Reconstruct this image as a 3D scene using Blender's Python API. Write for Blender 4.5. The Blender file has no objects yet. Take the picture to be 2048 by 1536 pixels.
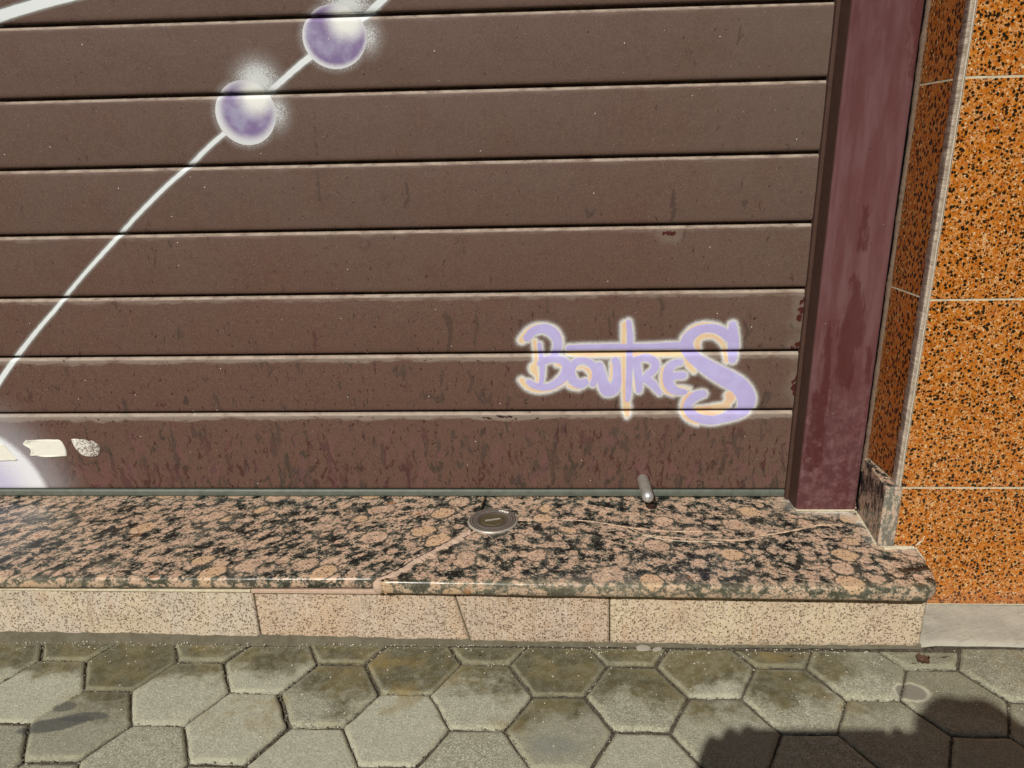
import bpy, bmesh, math, random
import numpy as np
from mathutils import Vector, Matrix

sc = bpy.context.scene
C = sc.collection
random.seed(7)
rng = np.random.default_rng(11)

# ------------------------------------------------------------------ camera, sky, sun, exposure
cam_d = bpy.data.cameras.new('camera')
cam = bpy.data.objects.new('camera', cam_d); C.objects.link(cam)
cam_d.sensor_width = 36.0
cam_d.lens = 36.0 * 1452.93 / 2048.0
cam_d.clip_start = 0.02
cam_d.clip_end = 500
R_ = [[0.99878, 0.04457, -0.02128], [0.00656, 0.30738, 0.95156], [-0.04895, 0.95054, -0.30671]]
CAM = Vector((-0.40329, -1.13078, 0.55759))
m = Matrix.Identity(4)
for i in range(3):
    m[i][0] = R_[0][i]; m[i][1] = R_[1][i]; m[i][2] = -R_[2][i]; m[i][3] = CAM[i]
cam.matrix_world = m
sc.camera = cam

SUN = Vector((-0.36, -1.02, 1.0)).normalized()          # towards the sun
w = bpy.data.worlds.new('World'); sc.world = w; w.use_nodes = True
wn = w.node_tree
sky = wn.nodes.new('ShaderNodeTexSky'); sky.sky_type = 'NISHITA'; sky.sun_disc = False
sky.sun_elevation = math.asin(SUN.z)
sky.sun_rotation = math.radians(199.4)
bg = wn.nodes['Background']; bg.inputs[1].default_value = 0.05
wn.links.new(sky.outputs[0], bg.inputs[0])
sl = bpy.data.lights.new('sun', 'SUN'); sl.energy = 5.0; sl.angle = math.radians(0.55); sl.color = (1.0, 0.955, 0.88)
so = bpy.data.objects.new('sun', sl); C.objects.link(so)
so.rotation_euler = SUN.to_track_quat('Z', 'Y').to_euler()
so.location = (-2, -4, 4)
sc.view_settings.view_transform = 'Standard'; sc.view_settings.look = 'None'
sc.view_settings.gamma = 1; sc.view_settings.use_curve_mapping = False
sc.view_settings.exposure = -0.06

# ------------------------------------------------------------------ object helpers
def tag(o, label=None, cat=None, group=None, kind=None):
    if label: o['label'] = label
    if cat: o['category'] = cat
    if group: o['group'] = group
    if kind: o['kind'] = kind
    return o
def empty(name, loc):
    o = bpy.data.objects.new(name, None); C.objects.link(o); o.location = loc
    o.empty_display_size = 0.05
    return o
def base(parent):
    v = Vector((0, 0, 0))
    while parent is not None:
        v += parent.location; parent = parent.parent
    return v
def link(name, me, mat, parent=None, smooth=False):
    """me holds world coordinates; they are made local to the parent."""
    o = bpy.data.objects.new(name, me); C.objects.link(o)
    off = base(parent)
    if parent is not None:
        me.transform(Matrix.Translation(-off)); o.parent = parent
    for mm in (mat if isinstance(mat, (list, tuple)) else [mat]): me.materials.append(mm)
    if smooth: me.polygons.foreach_set('use_smooth', [True] * len(me.polygons))
    return o
def np_mesh(name, verts, faces, attrs=None, mats=None):
    me = bpy.data.meshes.new(name)
    verts = np.asarray(verts, np.float32); faces = np.asarray(faces, np.int32)
    k = faces.shape[1]
    me.vertices.add(len(verts)); me.vertices.foreach_set('co', verts.ravel())
    me.loops.add(faces.size); me.loops.foreach_set('vertex_index', faces.ravel())
    me.polygons.add(len(faces)); me.polygons.foreach_set('loop_start', np.arange(0, faces.size, k, dtype=np.int32))
    me.polygons.foreach_set('loop_total', np.full(len(faces), k, np.int32))
    if mats is not None: me.polygons.foreach_set('material_index', np.asarray(mats, np.int32))
    me.update(calc_edges=True)
    for n_, a in (attrs or {}).items():
        at = me.attributes.new(n_, 'FLOAT', 'POINT'); at.data.foreach_set('value', np.asarray(a, np.float32).ravel())
    me.validate()
    return me
def grid_faces(nu, nv, flip=False):
    i = np.arange(nu * nv).reshape(nv, nu)
    f = np.stack([i[:-1, :-1], i[:-1, 1:], i[1:, 1:], i[1:, :-1]], -1).reshape(-1, 4)
    return f[:, ::-1] if flip else f
def bm_mesh(name, bm):
    bmesh.ops.recalc_face_normals(bm, faces=bm.faces)
    me = bpy.data.meshes.new(name); bm.to_mesh(me); bm.free(); return me
def add_box(bm, x0, x1, y0, y1, z0, z1, bevel=0.0, seg=2):
    r = bmesh.ops.create_cube(bm, size=1.0)
    for v in r['verts']:
        v.co = Vector((x0 + (v.co.x + .5) * (x1 - x0), y0 + (v.co.y + .5) * (y1 - y0), z0 + (v.co.z + .5) * (z1 - z0)))
    if bevel > 0:
        es = list({e for v in r['verts'] for e in v.link_edges})
        bmesh.ops.bevel(bm, geom=es, offset=bevel, segments=seg, profile=0.5, affect='EDGES')
def prism(bm, poly, z0, z1):
    a = [bm.verts.new((x, y, z0)) for x, y in poly]; b = [bm.verts.new((x, y, z1)) for x, y in poly]
    bm.faces.new(a[::-1]); bm.faces.new(b)
    n = len(poly)
    for i in range(n): bm.faces.new((a[i], a[(i + 1) % n], b[(i + 1) % n], b[i]))
def lathe(bm, prof, axis_pt, axis, n=48):
    """prof: (radius, distance along axis)"""
    q = Vector((0, 0, 1)).rotation_difference(Vector(axis).normalized()); rings = []
    for r, h in prof:
        if r < 1e-6: rings.append([bm.verts.new(Vector(axis_pt) + q @ Vector((0, 0, h)))])
        else: rings.append([bm.verts.new(Vector(axis_pt) + q @ Vector((r * math.cos(2 * math.pi * k / n), r * math.sin(2 * math.pi * k / n), h))) for k in range(n)])
    for A, B in zip(rings, rings[1:]):
        for k in range(n):
            k2 = (k + 1) % n
            if len(A) == 1 and len(B) == 1: continue
            if len(A) == 1: bm.faces.new((A[0], B[k], B[k2]))
            elif len(B) == 1: bm.faces.new((A[k], B[0], A[k2]))
            else: bm.faces.new((A[k], A[k2], B[k2], B[k]))

def vnoise(x, y, seed=0):
    """smooth value noise for geometry, about -1..1"""
    x = np.asarray(x, float); y = np.asarray(y, float)
    xi = np.floor(x).astype(int); yi = np.floor(y).astype(int); fx = x - xi; fy = y - yi
    fx = fx * fx * (3 - 2 * fx); fy = fy * fy * (3 - 2 * fy)
    def h(a, b):
        n = (a * 374761393 + b * 668265263 + seed * 1442695041) & 0x7fffffff
        n = ((n ^ (n >> 13)) * 1274126177) & 0x7fffffff
        n = n ^ (n >> 16)
        return (n & 0xffff) / 32767.5 - 1
    return (h(xi, yi) * (1 - fx) + h(xi + 1, yi) * fx) * (1 - fy) + (h(xi, yi + 1) * (1 - fx) + h(xi + 1, yi + 1) * fx) * fy

# ------------------------------------------------------------------ node maths as expressions
def lin(r, g, b):
    f = lambda c: (c / 255 / 12.92) if c / 255 <= .04045 else ((c / 255 + .055) / 1.055) ** 2.4
    return (f(r), f(g), f(b), 1.0)
class G:
    def __init__(self, name):
        self.mat = bpy.data.materials.new(name); self.mat.use_nodes = True
        self.t = self.mat.node_tree; self.bsdf = self.t.nodes['Principled BSDF']
        g = self.t.nodes.new('ShaderNodeNewGeometry'); self.P = V(self, g.outputs['Position'])
        s = self.t.nodes.new('ShaderNodeSeparateXYZ'); self.t.links.new(g.outputs['Position'], s.inputs[0])
        self.x, self.y, self.z = (F(self, s.outputs[i]) for i in range(3))
    def put(self, inp, val):
        if isinstance(val, (F, V)): self.t.links.new(val.s, inp)
        else: inp.default_value = val
    def math(self, op, *a, clamp=False):
        n = self.t.nodes.new('ShaderNodeMath'); n.operation = op; n.use_clamp = clamp
        for i, v in enumerate(a): self.put(n.inputs[i], v)
        return F(self, n.outputs[0])
    def attr(self, name):
        n = self.t.nodes.new('ShaderNodeAttribute'); n.attribute_name = name; return F(self, n.outputs['Fac'])
    def vec(self, x, y, z):
        n = self.t.nodes.new('ShaderNodeCombineXYZ')
        for i, v in enumerate((x, y, z)): self.put(n.inputs[i], v)
        return V(self, n.outputs[0])
    def noise(self, vec, scale=1, detail=2, rough=.5, dist=0, col=False):
        n = self.t.nodes.new('ShaderNodeTexNoise'); self.put(n.inputs['Vector'], vec)
        n.inputs['Scale'].default_value = scale; n.inputs['Detail'].default_value = detail
        n.inputs['Roughness'].default_value = rough; n.inputs['Distortion'].default_value = dist
        return V(self, n.outputs['Color']) if col else F(self, n.outputs['Fac'])
    def voro(self, vec, scale=1, feature='F1', rand=1.0):
        n = self.t.nodes.new('ShaderNodeTexVoronoi'); n.feature = feature; self.put(n.inputs['Vector'], vec)
        n.inputs['Scale'].default_value = scale; n.inputs['Randomness'].default_value = rand
        d = F(self, n.outputs['Distance'])
        c = F(self, self._sep(n.outputs['Color'])) if feature != 'DISTANCE_TO_EDGE' else None
        return d, c
    def _sep(self, s):
        n = self.t.nodes.new('ShaderNodeSeparateColor'); self.t.links.new(s, n.inputs[0]); return n.outputs[0]
    def ss(self, v, a, b):
        """smoothstep, 0 at a, 1 at b (a may exceed b)"""
        n = self.t.nodes.new('ShaderNodeMapRange'); n.interpolation_type = 'SMOOTHSTEP'
        if a > b: return 1 - self.ss(v, b, a)
        self.put(n.inputs[0], v); self.put(n.inputs[1], a); self.put(n.inputs[2], b)
        return F(self, n.outputs[0])
    def mix(self, f, a, b):
        n = self.t.nodes.new('ShaderNodeMix'); n.data_type = 'RGBA'
        self.put(n.inputs[0], f); self.put(n.inputs[6], a); self.put(n.inputs[7], b)
        return V(self, n.outputs[2])
    def bump(self, h, dist=.001, strength=1.0):
        n = self.t.nodes.new('ShaderNodeBump'); n.inputs['Strength'].default_value = strength
        n.inputs['Distance'].default_value = dist; self.put(n.inputs['Height'], h); self.t.links.new(n.outputs[0], self.bsdf.inputs['Normal'])
    def out(self, col, rough=.5, metal=0.0, spec=.5, gain=None):
        if gain: col = col * (gain if isinstance(gain, tuple) else (gain,) * 3)
        self.put(self.bsdf.inputs['Base Color'], col); self.put(self.bsdf.inputs['Roughness'], rough)
        self.put(self.bsdf.inputs['Metallic'], metal); self.bsdf.inputs['Specular IOR Level'].default_value = spec
        return self.mat
class F:
    def __init__(self, g, s): self.g = g; self.s = s
    def __add__(a, b): return a.g.math('ADD', a, b)
    __radd__ = __add__
    def __mul__(a, b): return a.g.math('MULTIPLY', a, b)
    __rmul__ = __mul__
    def __sub__(a, b): return a.g.math('SUBTRACT', a, b)
    def __rsub__(a, b): return a.g.math('SUBTRACT', b, a)
    def __truediv__(a, b): return a.g.math('DIVIDE', a, b)
    def sqrt(a): return a.g.math('SQRT', a)
    def abs(a): return a.g.math('ABSOLUTE', a)
    def max(a, b): return a.g.math('MAXIMUM', a, b)
    def min(a, b): return a.g.math('MINIMUM', a, b)
    def gt(a, b): return a.g.math('GREATER_THAN', a, b)
    def lt(a, b): return a.g.math('LESS_THAN', a, b)
    def clamp(a): return a.g.math('ADD', a, 0.0, clamp=True)
class V:
    def __init__(self, g, s): self.g = g; self.s = s
    def _v(a, op, b):
        n = a.g.t.nodes.new('ShaderNodeVectorMath'); n.operation = op; a.g.put(n.inputs[0], a)
        if isinstance(b, (V, F)): a.g.t.links.new(b.s, n.inputs[1])
        elif isinstance(b, (tuple, list)): n.inputs[1].default_value = b[:3]
        else: n.inputs[1].default_value = (b, b, b)
        return V(a.g, n.outputs[0])
    def __add__(a, b): return a._v('ADD', b)
    def __sub__(a, b): return a._v('SUBTRACT', b)
    def __mul__(a, b): return a._v('MULTIPLY', b)

# materials
def mat_shutter():
    g = G('faded_brown_shutter_paint'); x, y, z = g.x, g.y, g.z
    n1 = g.noise(g.vec(x, 0.0, z), 3.2, 4, .55); n2 = g.noise(g.P, 14, 4, .6); fine = g.noise(g.P, 420, 3, .7)
    red = g.ss(z * -1.0 + n1 * 1.1 + n2 * .35, 0.10, .55)
    col = g.mix(red, lin(112, 91, 82), lin(112, 84, 73))
    col = g.mix(g.ss(n2, .45, .75) * .5, col, lin(104, 78, 68))
    col = g.mix(g.ss(fine, .42, .66) * .55, col, lin(130, 110, 96))
    col = g.mix(g.ss(g.noise(g.P, 70, 5, .75), .50, .66) * .35, col, lin(96, 78, 68))
    # pale chalky bloom towards the guide on the right
    col = g.mix(g.ss(x, -.30, .02) * g.ss(n1, .3, .7) * .45, col, lin(122, 112, 100))
    # weathered drips, denser low down
    warp = g.noise(g.vec(x, 0.0, z), 28, 2, .5)
    warp2 = g.noise(g.vec(x, 0.0, z), 90, 2, .5)
    dv = g.vec(x + (warp - .5) * .026 + (warp2 - .5) * .007, 0.0, z * .27)
    dn = g.noise(dv, 125, 3, .6)
    low = g.ss(z, .62, .0)
    dm = g.noise(g.vec(x, 3.0, z), 9, 2, .5)
    th = .715 - low * .100 - g.ss(z, .15, .03) * .050 - (dm - .5) * .16
    drip = g.ss(dn - th, 0.0, .02)
    hue = g.noise(g.vec(x, 7.0, z), 16, 1, .5)
    dcol = g.mix(g.ss(hue, .45, .56), lin(76, 68, 60), lin(84, 52, 48))
    col = g.mix(drip * .80, col, dcol)
    dn2 = g.noise(g.vec(x + (warp - .5) * .02, 23.0, z * .30), 52, 4, .62)
    col = g.mix(g.ss(dn2 - (.66 - low * .08 - g.ss(z, .15, .03) * .04), 0.0, .035) * .62, col, g.mix(g.ss(hue, .48, .60), lin(80, 70, 64), lin(92, 62, 62)))
    # short chips and specks
    sp = g.noise(g.vec(x + (warp2 - .5) * .006, 11.0, z * .5), 170, 2, .55)
    chip = g.ss(sp - (.700 - low * .060), 0.0, .015)
    col = g.mix(chip * .85, col, lin(76, 50, 46))
    # mauve bloom blotches near the bottom
    mv = g.noise(g.vec(x + (warp - .5) * .03, 17.0, z * .45), 38, 3, .55)
    col = g.mix(g.ss(mv, .570, .60) * g.ss(z, .17, .06) * .45, col, lin(130, 92, 92))
    # stains and peelings with a place of their own
    st = g.attr('stain') + (g.noise(g.P, 150, 4, .7) - .5) * .014 + .0012
    col = g.mix(g.ss(st, .0010, -.0010) * .55, col, lin(78, 66, 58))
    pe = g.attr('peel') + (g.noise(g.P, 120, 4, .65) - .5) * .026
    col = g.mix(g.ss(pe, .001, -.0006), col, lin(84, 40, 38))
    ps = g.attr('peel') + (g.noise(g.P, 60, 3, .65) - .5) * .03
    col = g.mix(g.ss(ps, .02, .0) * g.ss(pe, -.0006, .001) * .4, col, lin(150, 140, 125))
    # worn chalky top edges of the slats
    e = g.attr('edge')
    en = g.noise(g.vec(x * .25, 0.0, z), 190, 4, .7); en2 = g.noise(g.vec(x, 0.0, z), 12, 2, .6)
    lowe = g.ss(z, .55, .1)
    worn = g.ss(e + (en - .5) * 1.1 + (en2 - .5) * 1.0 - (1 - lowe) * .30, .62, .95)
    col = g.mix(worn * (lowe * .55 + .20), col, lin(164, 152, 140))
    ch = g.noise(g.vec(x * .5, 5.0, z), 130, 3, .6)
    col = g.mix(g.ss(e, .5, .7) * g.ss(ch + (en2 - .5) * .5, .66, .69) * lowe, col, lin(60, 42, 36))
    lip_highlight = g.attr('lip_highlight'); ln = g.noise(g.vec(x * .3, 2.0, z), 120, 4, .7)
    col = g.mix(lip_highlight * g.ss(ln, .25, .65) * .85, col, lin(204, 190, 172))  # pale seam highlight painted along each slat's worn top edge
    # fine scratches
    sc1 = g.noise(g.vec(x * .06 + z * .02, 3.0, z * 1.0 + x * .10), 900, 2, .5); sg = g.noise(g.vec(x, 9.0, z), 7, 2, .5)
    col = g.mix(g.ss(sc1, .70, .74) * g.ss(sg, .5, .7) * .4, col, lin(150, 134, 120))
    col = col * (.935, .893, .842)
    # ---- spray paint
    fz = g.noise(g.P, 1100, 1, .5); fz2 = g.noise(g.P, 380, 2, .6)
    wob = (g.noise(g.P, 90, 2, .5) - .5) * .0016
    def spray(col, d, c, reach, edge=.0008, mist=.8, mistcol=None):
        dens = g.ss(d, reach, -.001)
        dens = dens * dens
        grain = g.ss(dens * mist + .24 - fz, 0.0, .06)
        col = g.mix(grain * .8, col, mistcol or c)
        col = g.mix(dens * .48, col, mistcol or c)
        return g.mix(g.ss(d + wob, edge, -edge), col, c)
    def ball(col, cx, cz, rx, rz, rim=.13):
        u = (x - cx) / rx; v = (z - cz) / rz
        r = (u * u + v * v).sqrt()
        hu = u - .42; hv = v - .52; h = (hu * hu + hv * hv).sqrt()
        # overspray cloud, upper right
        gu = u - .50; gv = v - .95; gl = (gu * gu * .9 + gv * gv * 1.0).sqrt()
        g2u = u - 1.0; g2v = v + .0; g2 = (g2u * g2u * 1.6 + g2v * g2v * .9).sqrt()
        cl = g.ss(gl, 1.15, .0).max(g.ss(g2, .95, .0) * .75)
        cl = cl.max(g.ss(r, 1.25, 1.0) * .35)
        grain = g.ss(cl * .46 + .22 - fz, 0.0, .06)
        col = g.mix(grain * .75, col, lin(248, 254, 250))
        col = g.mix(cl * .35, col, lin(248, 254, 250))
        # body
        pn = g.noise(g.P, 26, 3, .55)
        body = g.mix(g.ss(pn + (r - .5) * .25, .38, .62), lin(172, 166, 192), lin(142, 122, 162))
        body = g.mix(g.ss(h + (fz2 - .5) * .22, .86, .22), body, lin(254, 255, 244))
        lu = u - rim * .42; lv = v - rim * .55; rr = (lu * lu + lv * lv).sqrt()
        body = g.mix(g.ss(rr + (fz2 - .5) * .08, 1.0 - rim * 1.9, 1.04) * .9, body, lin(244, 246, 242))
        return g.mix(g.ss(r, 1.012, .988), col, body)
    # thin white line, the ends run under the balls
    dwh = g.attr('d_white')
    col = g.mix(g.ss(dwh + wob, .0034, -.001) * .35, col, lin(196, 206, 200))
    col = g.mix(g.ss(dwh + wob, -.0002, -.0022), col, lin(248, 254, 250))
    col = ball(col, BALLS[0][0], BALLS[0][1], BALLS[0][2], BALLS[0][3], .09)
    col = ball(col, BALLS[1][0], BALLS[1][1], BALLS[1][2], BALLS[1][3], .16)
    # the large pale disc running out of the frame
    u = (x - BALLS[2][0]) / BALLS[2][2]; v = (z - BALLS[2][1]) / BALLS[2][3]; r = (u * u + v * v).sqrt()
    haze = g.ss(r, 1.75, 1.0)
    col = g.mix(haze * haze * .55, col, lin(190, 188, 190))
    big = g.mix(g.ss(r + (fz2 - .5) * .1, .92, .45), lin(252, 253, 253), lin(216, 212, 236))
    col = g.mix(g.ss(r + (fz2 - .5) * .05, 1.05, .95), col, big)
    dl = g.attr('d_lilac') + .0002; dc = g.attr('d_cream') + .0013 + (g.noise(g.P, 60, 3, .6) - .5) * .0026
    dm_ = dl.min(dc)
    col = spray(col, dm_, lin(240, 240, 232), .0120, mist=.44)
    ccol = g.mix(g.ss(g.noise(g.P, 60, 2, .5), .4, .65), lin(250, 222, 174), lin(250, 208, 172))
    ccol = g.mix(g.ss(dc, -.0022, .0004) * .75, ccol, lin(252, 248, 232))
    col = g.mix(g.ss(dc + wob, .0008, -.0006), col, ccol)
    lcol = g.mix(g.ss(g.noise(g.P, 35, 3, .6), .35, .7), lin(202, 190, 236), lin(208, 201, 244))
    lcol = g.mix(g.ss(dl, -.0010, .0) * .45, lcol, lin(236, 226, 250))
    col = g.mix(g.ss(dl + wob * .6, .0003, -.0004), col, lcol)
    # white over-dust and tiny droplets
    dd, dr = g.voro(g.vec(x, 0.0, z), 52)
    col = g.mix(dd.lt(.045) * dr.gt(.68), col, lin(225, 220, 205))
    dd, dr = g.voro(g.vec(x, 4.0, z), 110)
    col = g.mix(dd.lt(.055) * dr.gt(.82) * .8, col, lin(200, 192, 176))
    h = g.noise(g.P, 300, 4, .6) * .4 + g.noise(g.P, 26, 3, .5) * 1.2 + g.ss(dl, .0, -.0012) * .35 - chip * .3
    g.bump(h, .0006, .55)
    return g.out(col, g.noise(g.P, 30, 3, .6) * .25 + .40, spec=.16, gain=(.70, .71, .745))

def mat_frame():
    g = G('faded_maroon_frame_paint'); x, y, z = g.x, g.y, g.z
    s = g.noise(g.vec(x * 1.0, y, z * .12), 60, 4, .6); b = g.noise(g.vec(x, y, z * .5), 22, 4, .62)
    col = g.mix(g.ss(s, .36, .66), lin(116, 74, 74), lin(130, 93, 93))
    col = g.mix(g.ss(b, .5, .7) * .6, col, lin(118, 72, 74))
    fs = g.noise(g.vec(x, y, z * .05), 420, 3, .6); col = g.mix(g.ss(fs, .56, .72) * .30, col, lin(142, 110, 110)); col = g.mix(g.ss(g.z, .50, .75) * g.ss(b, .35, .6) * .5, col, lin(96, 54, 54))
    # dark glossy runs where the bloom has washed off
    st = g.attr('run') + (g.noise(g.vec(x, y, z * .22), 110, 6, .75) - .5) * .050
    col = g.mix(g.ss(st, .0050, -.0040) * .7, col, lin(92, 44, 40))
    low = g.ss(z, .30, .05); b2 = g.noise(g.P, 75, 5, .7)
    col = g.mix(low * g.ss(b2, .47, .56) * .5, col, lin(84, 44, 48))
    col = g.mix(low * g.ss(b2, .44, .36) * .45, col, lin(150, 118, 120))
    d, r = g.voro(g.P, 60); col = g.mix(d.lt(.10) * r.gt(.8) * .6, col, lin(90, 56, 60))
    d, r = g.voro(g.P, 75); col = g.mix(d.lt(.045) * r.gt(.87), col, lin(215, 205, 195))
    g.bump(g.noise(g.P, 40, 3, .5), .0008, .4)
    return g.out(col, .42 + .2 * s, spec=.20, gain=.60)

def mat_granite(name, ang=0.0, squash=1.0, seed=0.0, zs=1.0):
    """dark green-black granite crowded with rounded pink-brown feldspars; ang and squash give the grain direction"""
    g = G(name); ca, sa = math.cos(ang), math.sin(ang)
    u = (g.x * ca + g.y * sa) * squash; v = g.y * ca - g.x * sa
    P = g.vec(u + seed, v, g.z * zs)
    w = g.noise(P, 40, 3, .6, col=True); w2 = g.noise(P, 210, 3, .7, col=True)
    Q = P + (w - (.5, .5, .5)) * .014 + (w2 - (.5, .5, .5)) * .0060
    d1, r1 = g.voro(Q, 22); d2, r2 = g.voro(Q + (1.7, .3, 0), 46); d3, r3 = g.voro(Q, 120)
    n = g.noise(P, 330, 4, .7); n2 = g.noise(P, 62, 7, .78); n3 = g.noise(P, 800, 2, .6); n5 = g.noise(P + (4, 4, 0), 150, 5, .75)
    pink = g.mix(r3, lin(196, 164, 138), lin(174, 144, 122)); pink = g.mix(g.ss(n5, .40, .62) * .7, pink, lin(130, 106, 88))
    pink = g.mix(g.ss(n3, .5, .68) * .6, pink, lin(224, 200, 174))
    gold = g.mix(n, lin(204, 170, 130), lin(176, 142, 108))
    pinko = g.mix(r1.gt(.70) * .6, pink, gold)
    mtx = g.mix(g.ss(n2, .458, .476), lin(14, 15, 16), lin(82, 86, 76))
    mtx = g.mix(g.ss(n2, .505, .522), mtx, pink)
    mtx = g.mix(g.ss(n5, .585, .61) * .9, mtx, lin(26, 26, 26))
    mtx = g.mix(g.ss(n5, .42, .37) * .45, mtx, lin(128, 128, 114))
    big = g.ss(d1 + (n2 - .5) * .30 + (n - .5) * .10, .37, .33) * r1.gt(.42)
    sml = g.ss(d2 + (n2 - .5) * .30 + (n - .5) * .16, .36, .30) * r2.gt(.50)
    ring = g.ss((d1 + (n2 - .5) * .30 - .40).abs(), .06, .02) * r1.gt(.42)
    col = g.mix(ring * .75, mtx, lin(50, 56, 50))
    col = g.mix(sml * .92, col, pink)
    col = g.mix(big * .95, col, pinko)
    d4, r4 = g.voro(P + (w2 - (.5, .5, .5)) * .004, 300)
    col = g.mix(g.ss(d4, .46, .30) * r4.gt(.52) * .88, col, lin(44, 38, 34))
    return g, col, n, n2

def mat_sill(name, ang, squash, seed):
    g, col, n, n2 = mat_granite(name, ang, squash, seed)
    # traffic dust, scattered rust spots, faint grey scuffs near the wall end
    du = g.noise(g.P, 9, 4, .6)
    col = g.mix(g.ss(du, .5, .8) * .25, col, lin(170, 158, 140))
    nose = g.ss(g.y + (g.noise(g.P, 60, 4, .7) - .5) * .008, -.2505, -.2590)
    col = g.mix(nose * .20, col, g.mix(n2, lin(116, 114, 96), lin(180, 172, 140)))
    wht = g.attr('grout') + (g.noise(g.P, 110, 4, .7) - .5) * .022
    col = g.mix(g.ss(wht, .003, -.003) * .85, col, lin(206, 200, 184))
    col = g.mix(g.ss(wht, .020, .0) * .35, col, lin(172, 168, 156))
    rs = g.noise(g.P, 26, 3, .6)
    col = g.mix(g.ss(rs, .70, .74) * .6, col, lin(140, 86, 36))
    d, r = g.voro(g.P, 160); col = g.mix(d.lt(.07) * r.gt(.90), col, lin(220, 214, 204))
    g.bump(g.noise(g.P, 220, 3, .6), .0003, .4)
    return g.out(col, .20 + .16 * n2, spec=.38, gain=1.06)
def mat_skirting():
    g, col, n, n2 = mat_granite('brown_granite_skirting', .2, 1.5, 3.3, .6)
    col = g.mix(g.ss(g.y, -.148, -.160) * .3, col, lin(190, 184, 168))
    g.bump(n, .0003, .3)
    return g.out(col, .35, spec=.45)

def mat_riser(name, c0, c1, seed):
    g = G(name); P = g.P + (seed, seed, 0)
    big = g.noise(g.vec(g.x, 0.0, g.z * .45) + (seed, 0, 0), 14, 4, .6); n = g.noise(P, 260, 3, .65)
    col = g.mix(g.ss(big, .36, .64), c0, c1)
    col = g.mix(g.ss(n, .40, .68) * .55, col, lin(232, 216, 190))
    d, r = g.voro(P + (g.noise(P, 300, 2, .5, col=True) - (.5, .5, .5)) * .003, 360)
    dens = .58 - (g.noise(P, 30, 2, .5) - .5) * .7
    col = g.mix(g.ss(d, .62, .36) * r.gt(dens) * .85, col, lin(98, 76, 58))
    f2 = g.noise(P, 620, 2, .6); col = g.mix(g.ss(f2, .54, .66) * .6, col, lin(120, 98, 78)); col = g.mix(g.ss(f2, .44, .34) * .5, col, lin(244, 236, 214))
    d, r = g.voro(P, 190); col = g.mix(g.ss(d, .36, .2) * r.gt(.84) * .7, col, lin(92, 68, 52))
    stn = g.noise(g.vec(g.x, 1.0, g.z * .2) + (seed, 0, 0), 40, 3, .6)
    col = g.mix(g.ss(stn, .58, .70) * .22, col, lin(186, 138, 98))
    gs = g.noise(g.vec(g.x, 6.0, g.z * .12) + (seed, 0, 0), 90, 3, .65); col = g.mix(g.ss(gs, .58, .66) * .25, col, lin(150, 138, 118))
    col = g.mix(g.ss(gs, .40, .33) * .3, col, lin(240, 232, 214))
    # white scratch, brown foot dirt
    low = g.ss(g.z + (g.noise(g.P, 90, 3, .6) - .5) * .014, -.108, -.122)
    col = g.mix(low * .5, col, lin(110, 96, 70))
    s = g.attr('scratch') + (g.noise(g.P, 200, 3, .7) - .5) * .004
    col = g.mix(g.ss(s, .0005, -.0008) * .7, col, lin(236, 226, 206))
    g.bump(n, .0005, .5)
    return g.out(col, .62, spec=.35, gain=(.78, .76, .78))

def mat_tile(name='orange_speckled_tile', zs=1.0, gain=(.73, .72, .68), cream=.72):
    g = G(name); P = g.P * (1, 1, zs)
    w = g.noise(P, 420, 2, .5, col=True); Q = P + (w - (.5, .5, .5)) * .0030
    n = g.noise(P, 210, 4, .6); big = g.noise(P, 12, 3, .5)
    col = g.mix(g.ss(n, .34, .60), lin(186, 98, 28), lin(210, 132, 48))
    col = g.mix(g.ss(g.noise(P, 120, 3, .6), .5, .7) * .5, col, lin(164, 78, 26))
    # cream net between the grains
    de, _ = g.voro(Q, 270, 'DISTANCE_TO_EDGE'); cn = g.noise(P + (5, 5, 5), 190, 3, .6)
    col = g.mix(g.ss(de, .13, .03) * g.ss(cn, .47, .57) * cream, col, lin(238, 208, 160))
    d, r = g.voro(Q, 300); col = g.mix(g.ss(d, .42, .30) * r.gt(.86), col, lin(240, 214, 170))
    # black-brown grains in two sizes, some running together
    d, r = g.voro(Q + (2, 1, 3), 205); cl = g.noise(P, 60, 2, .5)
    col = g.mix(g.ss(d, .50, .40) * (r + (cl - .5) * .9).gt(.50), col, lin(40, 31, 18))
    d, r = g.voro(Q + (7, 1, 3), 340)
    col = g.mix(g.ss(d, .46, .34) * r.gt(.60), col, lin(66, 46, 22))
    dirt = g.ss(g.z + (g.noise(P, 60, 3, .6) - .5) * .05, -.075, -.120)
    col = g.mix(dirt * .4, col, lin(170, 110, 82))
    g.bump(g.noise(P, 35, 3, .5), .0008, .25)
    return g.out(col, .22, spec=.5, gain=gain)

def mat_plain(name, col, rough=.6, metal=0.0, amp=.35, scale=60, col2=None, bump=.0006, spec=.4, stretch=(1, 1, 1)):
    g = G(name); P = g.P * stretch
    n = g.noise(P, scale, 5, .65); n2 = g.noise(P, scale * 7, 3, .6)
    c2 = col2 or tuple(c * .55 for c in col[:3]) + (1,)
    c = g.mix(g.ss(n, .35, .7) * amp, col, c2); c = g.mix(g.ss(n2, .5, .75) * amp * .6, c, tuple(min(1, k * 1.5) for k in col[:3]) + (1,))
    if bump: g.bump(n2 + n * 2, bump, .6)
    return g.out(c, rough, metal, spec)

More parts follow.
